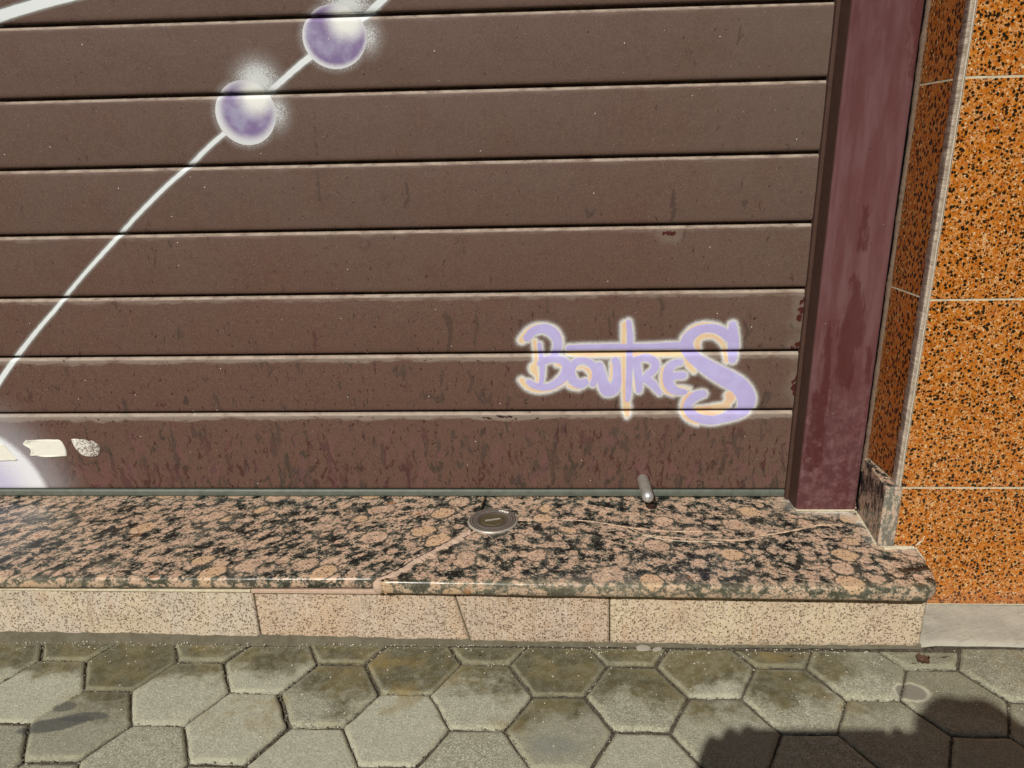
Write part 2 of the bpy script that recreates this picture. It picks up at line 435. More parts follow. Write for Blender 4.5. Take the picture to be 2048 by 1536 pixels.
def mat_paver():
    g = G('grey_concrete_paver'); P = g.P; x, y = g.x, g.y
    rnd = g.attr('rnd'); bev = g.attr('bevel')
    grain = g.noise(P, 520, 3, .75); mid = g.noise(P, 110, 5, .7); big = g.noise(P, 16, 4, .6); c3 = g.noise(P, 900, 2, .6)
    col = g.mix(g.ss(mid, .36, .66), lin(122, 119, 102), lin(142, 138, 120))
    col = g.mix(g.ss(grain, .53, .66) * .78, col, lin(186, 182, 160))
    col = g.mix(g.ss(grain, .46, .34) * .85, col, lin(78, 73, 60))
    col = g.mix(g.ss(c3, .62, .72) * .6, col, lin(196, 190, 170))
    col = g.mix(g.ss(rnd, .35, 1.0) * .5, col, lin(112, 108, 92)); col = g.mix(g.ss(rnd, .3, .0) * .35, col, lin(164, 160, 142))
    # lime bloom on the arrises
    col = g.mix(bev * g.ss(mid, .30, .65) * .26, col, lin(160, 152, 118))
    # damp algae and dirt band along the step, in patches
    patch = g.noise(P + (3, 0, 0), 11, 4, .6); edge = g.noise(P, 70, 5, .7)
    dz = g.ss(y + (patch - .5) * .20 + (edge - .5) * .05 + (rnd - .5) * .07, -.392, -.345) * g.ss(x, .06, -.03).max(.45)
    dirt = g.mix(g.ss(big, .4, .6), lin(70, 64, 44), lin(90, 80, 52))
    dirt = g.mix(g.ss(grain, .62, .72) * .6, dirt, lin(168, 158, 126))
    col = g.mix(dz * (.72 + .26 * g.ss(edge, .35, .65)) * (1 - bev * .4), col, dirt)
    patch2 = g.noise(P + (9, 4, 0), 13, 4, .62)
    col = g.mix(g.ss(patch2, .56, .70) * g.ss(y, -.47, -.38) * .5, col, lin(120, 100, 58))
    # tar smears and an old gum spot
    def blob(col, bx, by, rx, ry, a, c, k, soft=.15, nz=.5):
        ux = x - bx; uy = y - by; ca, sa = math.cos(a), math.sin(a)
        p = (ux * ca + uy * sa) / rx; q = (uy * ca - ux * sa) / ry
        r = (p * p + q * q).sqrt() + (g.noise(P, 60, 6, .75) - .5) * nz * 1.6
        return g.mix(g.ss(r, 1 + soft, 1 - soft) * k, col, c)
    tar = lin(70, 68, 64)
    col = blob(col, -1.022, -.424, .040, .012, .25, tar, .85)
    col = blob(col, -.992, -.410, .030, .008, .1, tar, .8)
    col = blob(col, -1.030, -.393, .015, .009, 0, tar, .7)
    col = blob(col, -.398, -.442, .030, .014, 0, lin(104, 104, 98), .5, .5, .9)
    col = blob(col, .061, -.343, .0225, .0185, 0, lin(184, 176, 156), .55, .1, .25)
    col = blob(col, .060, -.343, .0185, .0150, 0, lin(104, 98, 88), .85, .12, .3)
    h = g.noise(P, 330, 4, .75) + mid * .8
    g.bump(h, .0016, .75)
    return g.out(col, .9, spec=.22, gain=(1.14, 1.19, 1.22))

# ------------------------------------------------------------------ painted marks on the wall, metres: (x, z, radius) along each stroke
BALLS = [(-.7050, .7168, .0463, .0424), (-.8481, .6180, .0455, .0452), (-1.4296, -.0191, .139, .1437)]
LILAC = [[[-0.4361,0.2705,0.0064],[-0.4266,0.2807,0.0073],[-0.4153,0.285,0.0076],[-0.4041,0.2843,0.0086],[-0.393,0.2771,0.0089],[-0.3874,0.2668,0.0079],[-0.3865,0.2577,0.0074],[-0.3887,0.2487,0.007],[-0.3918,0.2409,0.0058]],[[-0.4162,0.2593,0.0041],[-0.415,0.2489,0.0038],[-0.4133,0.2358,0.0045],[-0.4115,0.2226,0.0049],[-0.412,0.2094,0.0044],[-0.4136,0.196,0.0042]],[[-0.4152,0.2279,0.0058],[-0.4045,0.2331,0.0064],[-0.3931,0.235,0.0064],[-0.3818,0.2329,0.0071],[-0.373,0.2263,0.0077],[-0.3717,0.217,0.0091],[-0.3767,0.2051,0.0081],[-0.3882,0.1945,0.0072],[-0.4009,0.1879,0.0063],[-0.4137,0.1873,0.0063],[-0.4265,0.1908,0.0059],[-0.434,0.1962,0.005]],[[-0.3425,0.1955,0.0065],[-0.35,0.1916,0.0076],[-0.3589,0.1957,0.0078],[-0.3653,0.2077,0.0078],[-0.3641,0.2196,0.0065],[-0.3553,0.2301,0.0064],[-0.3428,0.2313,0.0058],[-0.3314,0.2246,0.0064],[-0.3262,0.214,0.0058],[-0.3261,0.2021,0.0058],[-0.3297,0.1928,0.0059]],[[-0.3201,0.2232,0.0062],[-0.3168,0.2113,0.0078],[-0.314,0.198,0.0084],[-0.3093,0.1846,0.0104],[-0.3042,0.1792,0.0094],[-0.2954,0.1845,0.0098],[-0.2912,0.1952,0.0078],[-0.291,0.2111,0.0071],[-0.2919,0.2243,0.0067],[-0.2945,0.2315,0.0061]],[[-0.2751,0.295,0.0044],[-0.2728,0.281,0.005],[-0.2718,0.2656,0.0053],[-0.272,0.2502,0.0053],[-0.2714,0.2307,0.0058],[-0.2715,0.211,0.0054],[-0.2716,0.191,0.0055],[-0.2717,0.1736,0.005],[-0.2727,0.1642,0.0042]],[[-0.3699,0.253,0.0048],[-0.3505,0.2535,0.0053],[-0.3255,0.2539,0.0053],[-0.3006,0.2543,0.0053],[-0.2758,0.2541,0.0053],[-0.2584,0.2539,0.0053],[-0.2342,0.254,0.0057],[-0.2095,0.2548,0.0061],[-0.191,0.2552,0.0063]],[[-0.2607,0.2319,0.0057],[-0.2584,0.2188,0.0064],[-0.2567,0.2042,0.0067],[-0.255,0.1909,0.0065],[-0.2553,0.1802,0.005]],[[-0.2607,0.2319,0.0064],[-0.2459,0.2357,0.0061],[-0.2346,0.2317,0.007],[-0.2293,0.2238,0.0067],[-0.2327,0.2146,0.0064],[-0.2411,0.2068,0.0062],[-0.246,0.2028,0.0052]],[[-0.2447,0.2002,0.0062],[-0.2343,0.1921,0.0067],[-0.2277,0.1841,0.0058],[-0.2211,0.176,0.0046]],[[-0.1909,0.2274,0.0057],[-0.2007,0.2248,0.0066],[-0.2078,0.217,0.0079],[-0.2098,0.2052,0.008],[-0.208,0.1933,0.0084],[-0.2012,0.1826,0.008],[-0.191,0.1785,0.0065],[-0.1809,0.1771,0.0049]],[[-0.2047,0.2038,0.0064],[-0.1948,0.2051,0.0064],[-0.1848,0.2057,0.0064]],[[-0.1123,0.2882,0.0064],[-0.1103,0.2768,0.0077],[-0.1088,0.264,0.0087],[-0.1079,0.2512,0.009],[-0.1083,0.2397,0.0078],[-0.1083,0.2319,0.007]],[[-0.1131,0.2654,0.0075],[-0.1248,0.2756,0.0081],[-0.1374,0.2821,0.0077],[-0.1521,0.2835,0.0072],[-0.1653,0.2799,0.0081],[-0.1759,0.2724,0.0094],[-0.1821,0.2622,0.0098],[-0.1802,0.2493,0.0107],[-0.1716,0.2376,0.0108],[-0.1612,0.2284,0.0112],[-0.1457,0.2179,0.0128],[-0.1302,0.2086,0.0141],[-0.1135,0.1992,0.0148],[-0.0979,0.1898,0.0148],[-0.087,0.1778,0.0149],[-0.0811,0.1657,0.0149],[-0.0809,0.155,0.0137],[-0.0858,0.1442,0.0105],[-0.0966,0.1374,0.0092],[-0.1152,0.1321,0.0086],[-0.1339,0.128,0.0082],[-0.1531,0.1309,0.0082],[-0.1674,0.1378,0.0079],[-0.175,0.1487,0.0072],[-0.1724,0.1595,0.0076],[-0.1641,0.1689,0.0085],[-0.1555,0.1729,0.0078],[-0.1512,0.1735,0.0067]]]
CREAM = [[[-0.4443,0.2667,0.0074],[-0.4341,0.2788,0.0079],[-0.4215,0.2864,0.0076],[-0.4066,0.2856,0.0091],[-0.393,0.2784,0.0099],[-0.3861,0.2668,0.0089],[-0.3855,0.2551,0.0079]],[[-0.4237,0.2646,0.0053],[-0.4226,0.2516,0.0049],[-0.4215,0.2385,0.0049],[-0.4222,0.228,0.0052],[-0.4261,0.2188,0.008],[-0.4205,0.2068,0.0046],[-0.4206,0.1974,0.0039]],[[-0.4455,0.1996,0.0063],[-0.4405,0.1929,0.0059],[-0.4316,0.1854,0.0059],[-0.4189,0.182,0.0059],[-0.4035,0.1839,0.0066],[-0.3882,0.1898,0.0065],[-0.3755,0.1984,0.0065]],[[-0.3881,0.2251,0.0045],[-0.378,0.2224,0.0045],[-0.3767,0.2171,0.0052],[-0.3805,0.2065,0.0058],[-0.3933,0.1946,0.0046]],[[-0.354,0.2195,0.0039],[-0.3452,0.2201,0.0041],[-0.3363,0.2141,0.0054],[-0.3331,0.2061,0.0049],[-0.3361,0.1982,0.0039]],[[-0.3704,0.1904,0.0039],[-0.3627,0.1863,0.0042],[-0.3525,0.1842,0.0042]],[[-0.3001,0.227,0.0038],[-0.2998,0.2151,0.0039],[-0.3009,0.2046,0.0039],[-0.3033,0.1979,0.0032]],[[-0.3208,0.19,0.0029],[-0.3182,0.1833,0.0029]],[[-0.2805,0.2912,0.0069],[-0.2813,0.276,0.0057],[-0.2815,0.2606,0.0053],[-0.2809,0.2373,0.0051],[-0.2803,0.211,0.0049],[-0.279,0.1844,0.0055],[-0.2759,0.1642,0.0068],[-0.2736,0.1506,0.0077],[-0.2727,0.1397,0.0061],[-0.2732,0.1342,0.0032]],[[-0.3705,0.2433,0.0038],[-0.3504,0.2411,0.0049],[-0.3129,0.2408,0.0049],[-0.2754,0.2411,0.0048],[-0.258,0.2403,0.0048],[-0.2337,0.2408,0.0048],[-0.2088,0.2405,0.0051],[-0.1866,0.2403,0.0051]],[[-0.2153,0.2171,0.0064],[-0.2172,0.2039,0.0064],[-0.2154,0.1907,0.0067],[-0.2099,0.1799,0.0065],[-0.1996,0.1738,0.0046]],[[-0.1989,0.1859,0.0032],[-0.1838,0.1858,0.0032],[-0.1736,0.1824,0.0036]],[[-0.2636,0.2043,0.0023],[-0.2632,0.191,0.0029],[-0.2604,0.1803,0.0033]],[[-0.2283,0.2316,0.0051],[-0.2242,0.2211,0.0033]],[[-0.1636,0.2492,0.0061],[-0.1654,0.2595,0.006],[-0.161,0.2684,0.0063],[-0.1514,0.2708,0.0056],[-0.1391,0.2694,0.0052],[-0.1288,0.2617,0.0053],[-0.122,0.2514,0.0048],[-0.1192,0.2385,0.0048],[-0.1173,0.2281,0.0048]],[[-0.1854,0.2661,0.0082],[-0.1751,0.28,0.0077],[-0.1621,0.2868,0.007],[-0.1475,0.2873,0.0066],[-0.1339,0.2846,0.006],[-0.1225,0.2769,0.005]],[[-0.1159,0.2869,0.0056],[-0.1141,0.2793,0.005]],[[-0.1814,0.2364,0.0057],[-0.177,0.2233,0.0061],[-0.1678,0.2128,0.0051]],[[-0.109,0.1713,0.0091],[-0.1062,0.1659,0.0091],[-0.1119,0.1578,0.0072],[-0.1128,0.1525,0.0078],[-0.129,0.1512,0.0065],[-0.1478,0.1479,0.0072],[-0.159,0.1459,0.0079],[-0.1536,0.1404,0.0066],[-0.1346,0.139,0.0053],[-0.1182,0.1403,0.0039]],[[-0.1706,0.173,0.0071],[-0.1789,0.1636,0.0068],[-0.1821,0.1528,0.0063],[-0.1789,0.1392,0.0066],[-0.1708,0.1296,0.0059],[-0.1577,0.1227,0.0046]]]
WHITE = [[[-0.6132,0.7775,0.0061],[-0.632,0.7623,0.0061],[-0.6586,0.7427,0.0058],[-0.6814,0.7285,0.0059]],[[-0.7277,0.7004,0.0056],[-0.7592,0.6813,0.0055],[-0.7914,0.6586,0.005],[-0.8159,0.6421,0.0046]],[[-0.8793,0.5935,0.0044],[-0.9092,0.5728,0.0044],[-0.9444,0.5454,0.0043],[-0.9799,0.5204,0.0041],[-1.0164,0.4919,0.0042],[-1.0446,0.4689,0.004],[-1.0734,0.444,0.0041],[-1.1077,0.4141,0.0041],[-1.1427,0.3836,0.0039],[-1.1787,0.3508,0.004],[-1.2054,0.3248,0.0041],[-1.2373,0.2958,0.0043],[-1.2702,0.2647,0.0046],[-1.2985,0.2364,0.0052],[-1.3282,0.204,0.0052],[-1.3587,0.1702,0.0053]],[[-1.2418,0.7395,0.0092],[-1.2086,0.7511,0.0084],[-1.1918,0.7578,0.0084],[-1.1443,0.7688,0.0083],[-1.0977,0.7778,0.0082],[-1.0517,0.7861,0.0082],[-0.9913,0.7957,0.0081]]]
STAIN = [[[-0.6152,0.514,0.003],[-0.6136,0.492,0.0038],[-0.6207,0.4773,0.0023]],[[-0.2137,0.4954,0.0037],[-0.2126,0.4736,0.0045],[-0.2137,0.4478,0.0045]],[[-0.566,0.3108,0.0048],[-0.56,0.3009,0.0072],[-0.5594,0.2804,0.0048],[-0.5643,0.2471,0.0041]],[[-0.5162,0.315,0.0024],[-0.5146,0.2922,0.0032],[-0.5215,0.2593,0.0032]],[[-0.7447,0.6232,0.0015],[-0.748,0.5636,0.0023],[-0.7495,0.4908,0.0031]],[[-0.1075,0.4739,0.0059],[-0.1062,0.4753,0.0052]],[[-0.1762,0.5247,0.0022],[-0.189,0.5179,0.0022]],[[-0.231,0.3356,0.0031],[-0.2226,0.3212,0.0047],[-0.2242,0.3036,0.0023]],[[-0.1123,0.5078,0.0022],[-0.1168,0.49,0.0022]],[[-0.5748,0.2158,0.0041],[-0.5785,0.1918,0.0033]],[[-0.5329,0.2172,0.0025],[-0.5262,0.2001,0.0049],[-0.5328,0.1785,0.0025]],[[-0.9967,0.4304,0.004],[-0.9946,0.4241,0.004]],[[-0.3916,0.0892,0.0042],[-0.3959,0.0481,0.0051],[-0.3935,0.0155,0.0043]],[[-0.2433,0.1332,0.0041],[-0.2395,0.0932,0.0033]],[[-0.115,0.1,0.0041],[-0.109,0.0704,0.0049],[-0.1148,0.034,0.0058]],[[-0.0524,0.1297,0.0024],[-0.0534,0.0927,0.0033]],[[-1.2828,0.1922,0.0035],[-1.2837,0.1698,0.0026]],[[-0.1319,0.7133,0.0021],[-0.1323,0.7006,0.0035],[-0.1345,0.6923,0.0028]],[[-0.749,0.3796,0.0024],[-0.7438,0.3756,0.0024]],[[-0.052,0.5558,0.0029],[-0.0492,0.5488,0.0029]],[[-1.0319,0.4503,0.0024],[-1.0242,0.4486,0.0032]],[[-0.0861,0.3036,0.0023],[-0.083,0.2836,0.0023]],[[-0.4026,0.3314,0.0031],[-0.4027,0.3113,0.0032]]]
PEEL = [[[-0.003,0.3327,0.0038],[-0.008,0.3218,0.0038]],[[-0.0061,0.3107,0.0054],[-0.0115,0.2948,0.0038]],[[-0.0033,0.2584,0.0047],[-0.0147,0.2487,0.0031],[-0.0032,0.2421,0.007]],[[-0.0018,0.2363,0.0109]],[[0.0009,0.2005,0.0071],[-0.0035,0.1811,0.0071],[0.0055,0.1623,0.0032]],[[-0.2236,0.4331,0.003],[-0.2122,0.4314,0.0045]],[[0.0067,0.0925,0.0032]]]
RUN = [[[0.0511,0.4688,0.0028],[0.0521,0.4443,0.0056],[0.0528,0.4159,0.0064]],[[0.0497,0.3651,0.0079],[0.0533,0.3353,0.0116],[0.0528,0.2974,0.0176],[0.0486,0.2588,0.0148],[0.0519,0.2111,0.0135]],[[0.0189,0.3055,0.0029],[0.0221,0.2433,0.0045],[0.0245,0.187,0.0061]],[[0.0178,0.1789,0.0122],[0.0184,0.1375,0.0115],[0.0174,0.0951,0.0124],[0.0158,0.0648,0.0086]],[[0.0858,0.733,0.0064],[0.0872,0.6973,0.0052],[0.0913,0.6421,0.0033]],[[0.0834,0.2584,0.003],[0.0857,0.2109,0.0037]]]
SCRATCH = [[[-0.0646,-0.049,0.0011],[-0.0663,-0.0669,0.0008],[-0.0672,-0.0932,0.0007]]]

def catmull(st, n=5):
    p = np.array(st, float)
    if len(p) < 3: return p
    q = np.vstack([2 * p[0] - p[1], p, 2 * p[-1] - p[-2]]); out = []
    for i in range(1, len(q) - 2):
        for t in np.arange(n) / n:
            a, b, c, d = q[i - 1], q[i], q[i + 1], q[i + 2]
            out.append(.5 * (2 * b + (c - a) * t + (2 * a - 5 * b + 4 * c - d) * t * t + (3 * b - a - 3 * c + d) * t ** 3))
    out.append(q[-2]); return np.array(out)
def stroke_sdf(x, z, strokes, far=.06, smooth=True):
    d = np.full(x.shape, far)
    for st in strokes:
        p = catmull(st) if smooth else np.array(st, float)
        x0, x1 = p[:, 0].min() - far, p[:, 0].max() + far; z0, z1 = p[:, 1].min() - far, p[:, 1].max() + far
        idx = np.nonzero((x > x0) & (x < x1) & (z > z0) & (z < z1))[0]
        if len(idx) == 0: continue
        X, Z = x[idx], z[idx]; D = d[idx]
        for a, b in zip(p[:-1], p[1:]):
            ex, ez = b[0] - a[0], b[1] - a[1]; L = ex * ex + ez * ez + 1e-12
            t = np.clip(((X - a[0]) * ex + (Z - a[1]) * ez) / L, 0, 1)
            D = np.minimum(D, np.hypot(X - a[0] - t * ex, Z - a[1] - t * ez) - (a[2] + (b[2] - a[2]) * t))
        d[idx] = D
    return d

M_SHUTTER = mat_shutter(); M_FRAME = mat_frame(); M_SILL_L = mat_sill('brown_granite_slab_streaky', .70, .78, 0.0); M_SILL = mat_sill('brown_granite_slab', -.35, .90, 5.0); M_SKIRT = mat_skirting(); M_TILE = mat_tile(); M_PAVER = mat_paver()
M_RUBBER = mat_plain('grey_green_rubber', lin(92, 98, 88), .5, amp=.5, scale=40, col2=lin(64, 66, 60), spec=.5)
M_STEEL = mat_plain('brushed_steel', lin(158, 154, 145), .45, .45, amp=.35, scale=120, col2=lin(96, 90, 82), bump=.0002)
M_STEEL_TIP = mat_plain('polished_steel', lin(205, 205, 205), .38, .7, amp=.2, scale=200, bump=.0001)
M_DISC = mat_plain('tarnished_steel', lin(112, 102, 94), .42, .6, amp=.45, scale=90, col2=lin(78, 70, 62), bump=.0002)
M_DISC_RIM = mat_plain('worn_steel_rim', lin(178, 170, 158), .4, .4, amp=.3, scale=120, bump=.0002)
M_BRASS = mat_plain('dull_brass', lin(112, 102, 78), .4, .6, amp=.4, scale=150, col2=lin(74, 64, 44), bump=.0002)
M_GROUT = mat_plain('pale_grout', lin(196, 186, 160), .9, amp=.4, scale=120, col2=lin(140, 128, 104))
M_BEAD = mat_plain('scuffed_aluminium_trim', lin(236, 220, 198), .5, .0, amp=.85, scale=45, col2=lin(150, 132, 112), stretch=(1, .5, 6), bump=.0010, spec=.5)
M_SEAL = mat_plain('dirty_sealant', lin(112, 94, 78), .85, amp=.6, scale=150, col2=lin(78, 62, 50), bump=.0012)
M_MORTAR = mat_plain('weathered_mortar', lin(98, 93, 78), .95, amp=.6, scale=60, col2=lin(72, 66, 52), bump=.0015, spec=.2)
M_SAND = mat_plain('joint_sand', lin(92, 86, 74), 1.0, amp=.8, scale=190, col2=lin(30, 27, 22), bump=.002, spec=.1)
M_PUTTY = mat_plain('pink_filler', lin(188, 164, 144), .8, amp=.4, scale=160, col2=lin(158, 122, 100), bump=.0010, spec=.3)
M_PAPER = mat_plain('weathered_white_paper', lin(222, 221, 208), .85, amp=.18, scale=120, col2=lin(196, 194, 184), bump=.0003, spec=.2)
def mat_torn():
    g = G('rubbed_paper_remains'); n = g.noise(g.P, 330, 5, .75)
    return g.out(g.mix(g.ss(n + (g.x + 1.20) * 3.0, .40, .58), lin(218, 216, 206), lin(112, 100, 92)), .8, spec=.2)
M_TORN = mat_torn()

# ------------------------------------------------------------------ the roller shutter
shutter = empty('roller_shutter', (-.8, 0, -.0114))
tag(shutter, 'closed brown metal roller shutter with lilac graffiti lettering and purple painted balls', 'shutter')
XL = -2.3
def slat_profile(H):
    pts = [(.0120, .0046), (.0075, .0034), (.0040, .0028), (.0018, .0034), (.0007, .0052), (.0002, .0082)]
    n = max(6, int((H - .020) / .0022))
    for i in range(n + 1):
        t = i / n; z = .0112 + t * (H - .0112 - .0090)
        pts.append((-.0010 * math.sin(math.pi * t), z))
    pts += [(.0002, H - .0066), (.0006, H - .0048), (.0016, H - .0032), (.0036, H - .0022), (.0060, H - .0014), (.0130, H - .0012), (.0130, H + .0060)]
    return np.array(pts)
def make_slat(z0, H, dense):
    pr = slat_profile(H)
    if dense: xs = np.concatenate([np.linspace(XL, -1.46, 8), np.arange(-1.455, -.0030, .0021), [-.0025]])
    else: xs = np.linspace(XL, -.0025, 60)
    X, K = np.meshgrid(xs, np.arange(len(pr)))
    y = pr[K, 0]; z = z0 + pr[K, 1]
    dent = vnoise(X * 5, z * 6, 3) * .0005 + vnoise(X * 19, z * 22, 4) * .00016
    y = y + dent
    rel = pr[K, 1]
    edge = np.clip((rel - (H - .024)) / .015, 0, 1)
    x1, z1 = X.ravel(), z.ravel()
    at = {'edge': edge, 'lip_highlight': np.clip((rel - (H - .0056)) / .0012, 0, 1)}
    at['d_lilac'] = stroke_sdf(x1, z1, LILAC) if dense else np.full(x1.shape, .06)
    at['d_cream'] = stroke_sdf(x1, z1, CREAM) if dense else np.full(x1.shape, .06)
    at['d_white'] = stroke_sdf(x1, z1, WHITE) if dense else np.full(x1.shape, .06)
    at['stain'] = stroke_sdf(x1, z1, STAIN) if dense else np.full(x1.shape, .06)
    at['peel'] = stroke_sdf(x1, z1, PEEL) if dense else np.full(x1.shape, .06)
    me = np_mesh('slat', np.stack([x1, y.ravel(), z1], 1), grid_faces(len(xs), len(pr)), at)
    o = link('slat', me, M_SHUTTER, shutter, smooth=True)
    return o
z0 = 0.0
lows = make_slat(0.0, .1439, True); tag(lows, 'tall bottom slat streaked with drips')
for k in range(16):
    make_slat(.1439 + .1 * k, .1, k < 7)
# rubber strip under the bottom slat
bm = bmesh.new(); add_box(bm, XL, -.0025, -.0015, .012, -.0112, .0016, .003, 3)
link('rubber_seal', bm_mesh('rubber_seal', bm), M_RUBBER, shutter, smooth=True)
# locking pin
bm = bmesh.new()
lathe(bm, [(.0118, -.001), (.0118, .0012), (.0108, .0018), (.0096, .0018)], (-.2432, 0, .0216), (0, -1, 0))
link('pin_collar', bm_mesh('pin_collar', bm), M_FRAME, shutter, smooth=True)
bm = bmesh.new()
lathe(bm, [(.0097, -.002), (.0097, .0640), (.0094, .0655)], (-.2432, 0, .0216), (.0, -1, 0))
pin = link('locking_pin', bm_mesh('locking_pin', bm), M_STEEL, shutter, smooth=True)
tag(pin, 'steel locking pin sticking out of the bottom slat')
bm = bmesh.new()
lathe(bm, [(.0094, .0655)] + [(.0094 * math.cos(a), .0655 + .0088 * math.sin(a)) for a in np.linspace(.1, math.pi / 2 - .01, 9)] + [(0, .0744)], (-.2432, 0, .0216), (.0, -1, 0))
link('pin_tip', bm_mesh('pin_tip', bm), M_STEEL_TIP, pin, smooth=True)

# ------------------------------------------------------------------ painted steel guide beside the shutter
frame = empty('shutter_guide', (.047, -.02, -.0114))
tag(frame, 'faded maroon painted steel upright between the brown shutter and the orange tiles', 'door frame')
def grid_patch(name, u0, u1, nu, z0, z1, nz, fn, attrs=None):
    U, Z = np.meshgrid(np.linspace(u0, u1, nu), np.linspace(z0, z1, nz))
    P = fn(U.ravel(), Z.ravel()); return np_mesh(name, P, grid_faces(nu, nz), attrs(P) if attrs else None)
def guide_path(u):
    # u runs over the plan outline of the channel, seen from above
    pts = np.array([(.0000, .020), (-.0004, -.0400), (-.0002, -.0450), (.0012, -.0474), (.0036, -.0482), (.0900, -.0482), (.0930, -.0474), (.0944, -.0450), (.0945, -.030)])
    s = np.concatenate([[0], np.cumsum(np.hypot(*(pts[1:] - pts[:-1]).T))]); s /= s[-1]
    return np.interp(u, s, pts[:, 0]), np.interp(u, s, pts[:, 1])
def gfn(U, Z):
    a, b = guide_path(U); return np.stack([a, b + vnoise(a * 20, Z * 7, 9) * .0004, Z], 1)
me = grid_patch('guide_face', 0, 1, 150, -.0104, 1.745, 420, gfn, lambda P: {'run': stroke_sdf(P[:, 0], P[:, 2], RUN)})
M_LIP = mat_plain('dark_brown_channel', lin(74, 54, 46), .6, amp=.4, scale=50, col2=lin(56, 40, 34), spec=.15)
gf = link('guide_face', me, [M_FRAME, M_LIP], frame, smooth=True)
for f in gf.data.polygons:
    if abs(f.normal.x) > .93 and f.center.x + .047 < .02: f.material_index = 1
# small inner lip that the slats run behind
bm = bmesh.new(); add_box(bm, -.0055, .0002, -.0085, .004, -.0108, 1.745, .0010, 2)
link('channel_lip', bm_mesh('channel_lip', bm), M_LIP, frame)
# dirty sealant bead against the tiles
n = 300; V_ = []; zz = np.linspace(.06, 1.745, n)
for i, z in enumerate(zz):
    r = .0034 + .0007 * vnoise(z * 60, 0, 5) + .0005 * vnoise(z * 170, 0, 6); cx = .0978 + .0006 * vnoise(z * 12, 0, 8)
    for a in np.linspace(0, 2 * math.pi, 9)[:-1]: V_.append((cx + r * math.cos(a), -.0500 + (r + .0012) * math.sin(a), z))
Fc = [(i * 8 + j, i * 8 + (j + 1) % 8, (i + 1) * 8 + (j + 1) % 8, (i + 1) * 8 + j) for i in range(n - 1) for j in range(8)]
link('sealant', np_mesh('sealant', V_, Fc), M_SEAL, frame, smooth=True)
# caulk along the foot
bm = bmesh.new(); add_box(bm, -.0010, .0930, -.0505, -.0400, -.0118, -.0095, .0009, 2)
link('foot_caulk', bm_mesh('foot_caulk', bm), M_GROUT, frame)

# ------------------------------------------------------------------ tiled wall
wall = empty('tiled_wall', (.5, -.15, -.1135))
tag(wall, 'wall clad in glossy orange tiles speckled black and cream beside the maroon upright', 'wall')
ZJ = [-.1125, .0819, .3560, .6292, .9030, 1.177, 1.450, 1.724]
bm = bmesh.new()
XT = [.1046, .4600, .8120, 1.164, 1.516]
for i in range(len(ZJ) - 1):
    for j in range(len(XT) - 1):
        add_box(bm, XT[j] + (.0010 if j else 0), XT[j + 1] - .0010, -.1566, -.1480, ZJ[i] + .0013, ZJ[i + 1] - .0013, .0007, 2)
link('front_tiles', bm_mesh('front_tiles', bm), M_TILE, wall)
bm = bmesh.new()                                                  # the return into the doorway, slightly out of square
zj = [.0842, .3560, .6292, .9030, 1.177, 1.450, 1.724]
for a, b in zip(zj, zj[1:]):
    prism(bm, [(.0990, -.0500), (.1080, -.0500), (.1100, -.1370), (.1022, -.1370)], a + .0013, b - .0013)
link('return_tiles', bm_mesh('return_tiles', bm), mat_tile('shaded_return_tile', .65, (.50, .42, .29), .5), wall)  # same orange tile, with the shade of the return put into its colour
bm = bmesh.new(); add_box(bm, .1043, 1.52, -.1561, -.1470, -.1130, 1.735); prism(bm, [(.0992, -.046), (.1100, -.046), (.1115, -.1375), (.1024, -.1375)], .083, 1.735)
link('grout', bm_mesh('grout', bm), M_GROUT, wall)
bm = bmesh.new(); add_box(bm, .112, 1.53, -.1465, .20, -.13, 1.745)
link('wall_core', bm_mesh('wall_core', bm), M_MORTAR, wall)
bm = bmesh.new(); add_box(bm, -9, 9, -.150, .30, 1.745, 7.2); add_box(bm, 1.53, 9, -.150, .30, -.13, 1.745)
link('sky_block_facade', bm_mesh('sky_block_facade', bm), mat_plain('cream_render', lin(170, 158, 136), .95, amp=.3, scale=8), wall)  # unseen wall mass added above and beside the tiles to block sky light
# metal corner profile: flat scuffed leg with ragged inner edge and a ridge at the corner
zs = np.linspace(.0835, 1.735, 700); V_ = []
prof = [(0, .1022, -.1345), (1, .1008, -.1352), (1, .1010, -.1470), (1, .1006, -.1478), (1, .1010, -.1486), (1, .1012, -.1552), (1, .1014, -.1572), (1, .1022, -.1580), (1, .1028, -.1574), (1, .1031, -.1560), (1, .1036, -.1566), (1, .1042, -.1560), (1, .1045, -.1540)]
for z in zs:
    j = .0016 * vnoise(z * 90, 1, 21) + .0010 * vnoise(z * 240, 2, 22) + .0012 * vnoise(z * 11, 3, 23); jj = .0003 * vnoise(z * 45, 5, 25)
    for k, (f, a, b) in enumerate(prof): V_.append((a + jj * (k > 1), b + (j if k < 2 else 0), z))
k = len(prof)
Fc = [(i * k + q, i * k + q + 1, (i + 1) * k + q + 1, (i + 1) * k + q) for i in range(len(zs) - 1) for q in range(k - 1)]
M_RIDGE = mat_plain('pale_trim_ridge', lin(196, 184, 164), .5, amp=.5, scale=120, col2=lin(150, 136, 118))
M_GROOVE = mat_plain('dark_trim_groove', lin(66, 58, 54), .8, amp=.6, scale=160, col2=lin(128, 118, 108))  # darker colour for the groove faces
mi = np.array([{2: 0, 3: 1, 5: 1, 4: 0}.get(q, 2 if q >= 8 else 0) for i in range(len(zs) - 1) for q in range(k - 1)])
mi = np.array([(3 if q == 0 else (1 if q in (5, 6) else (2 if q in (8, 9, 10, 11) else 0))) for i in range(len(zs) - 1) for q in range(k - 1)])
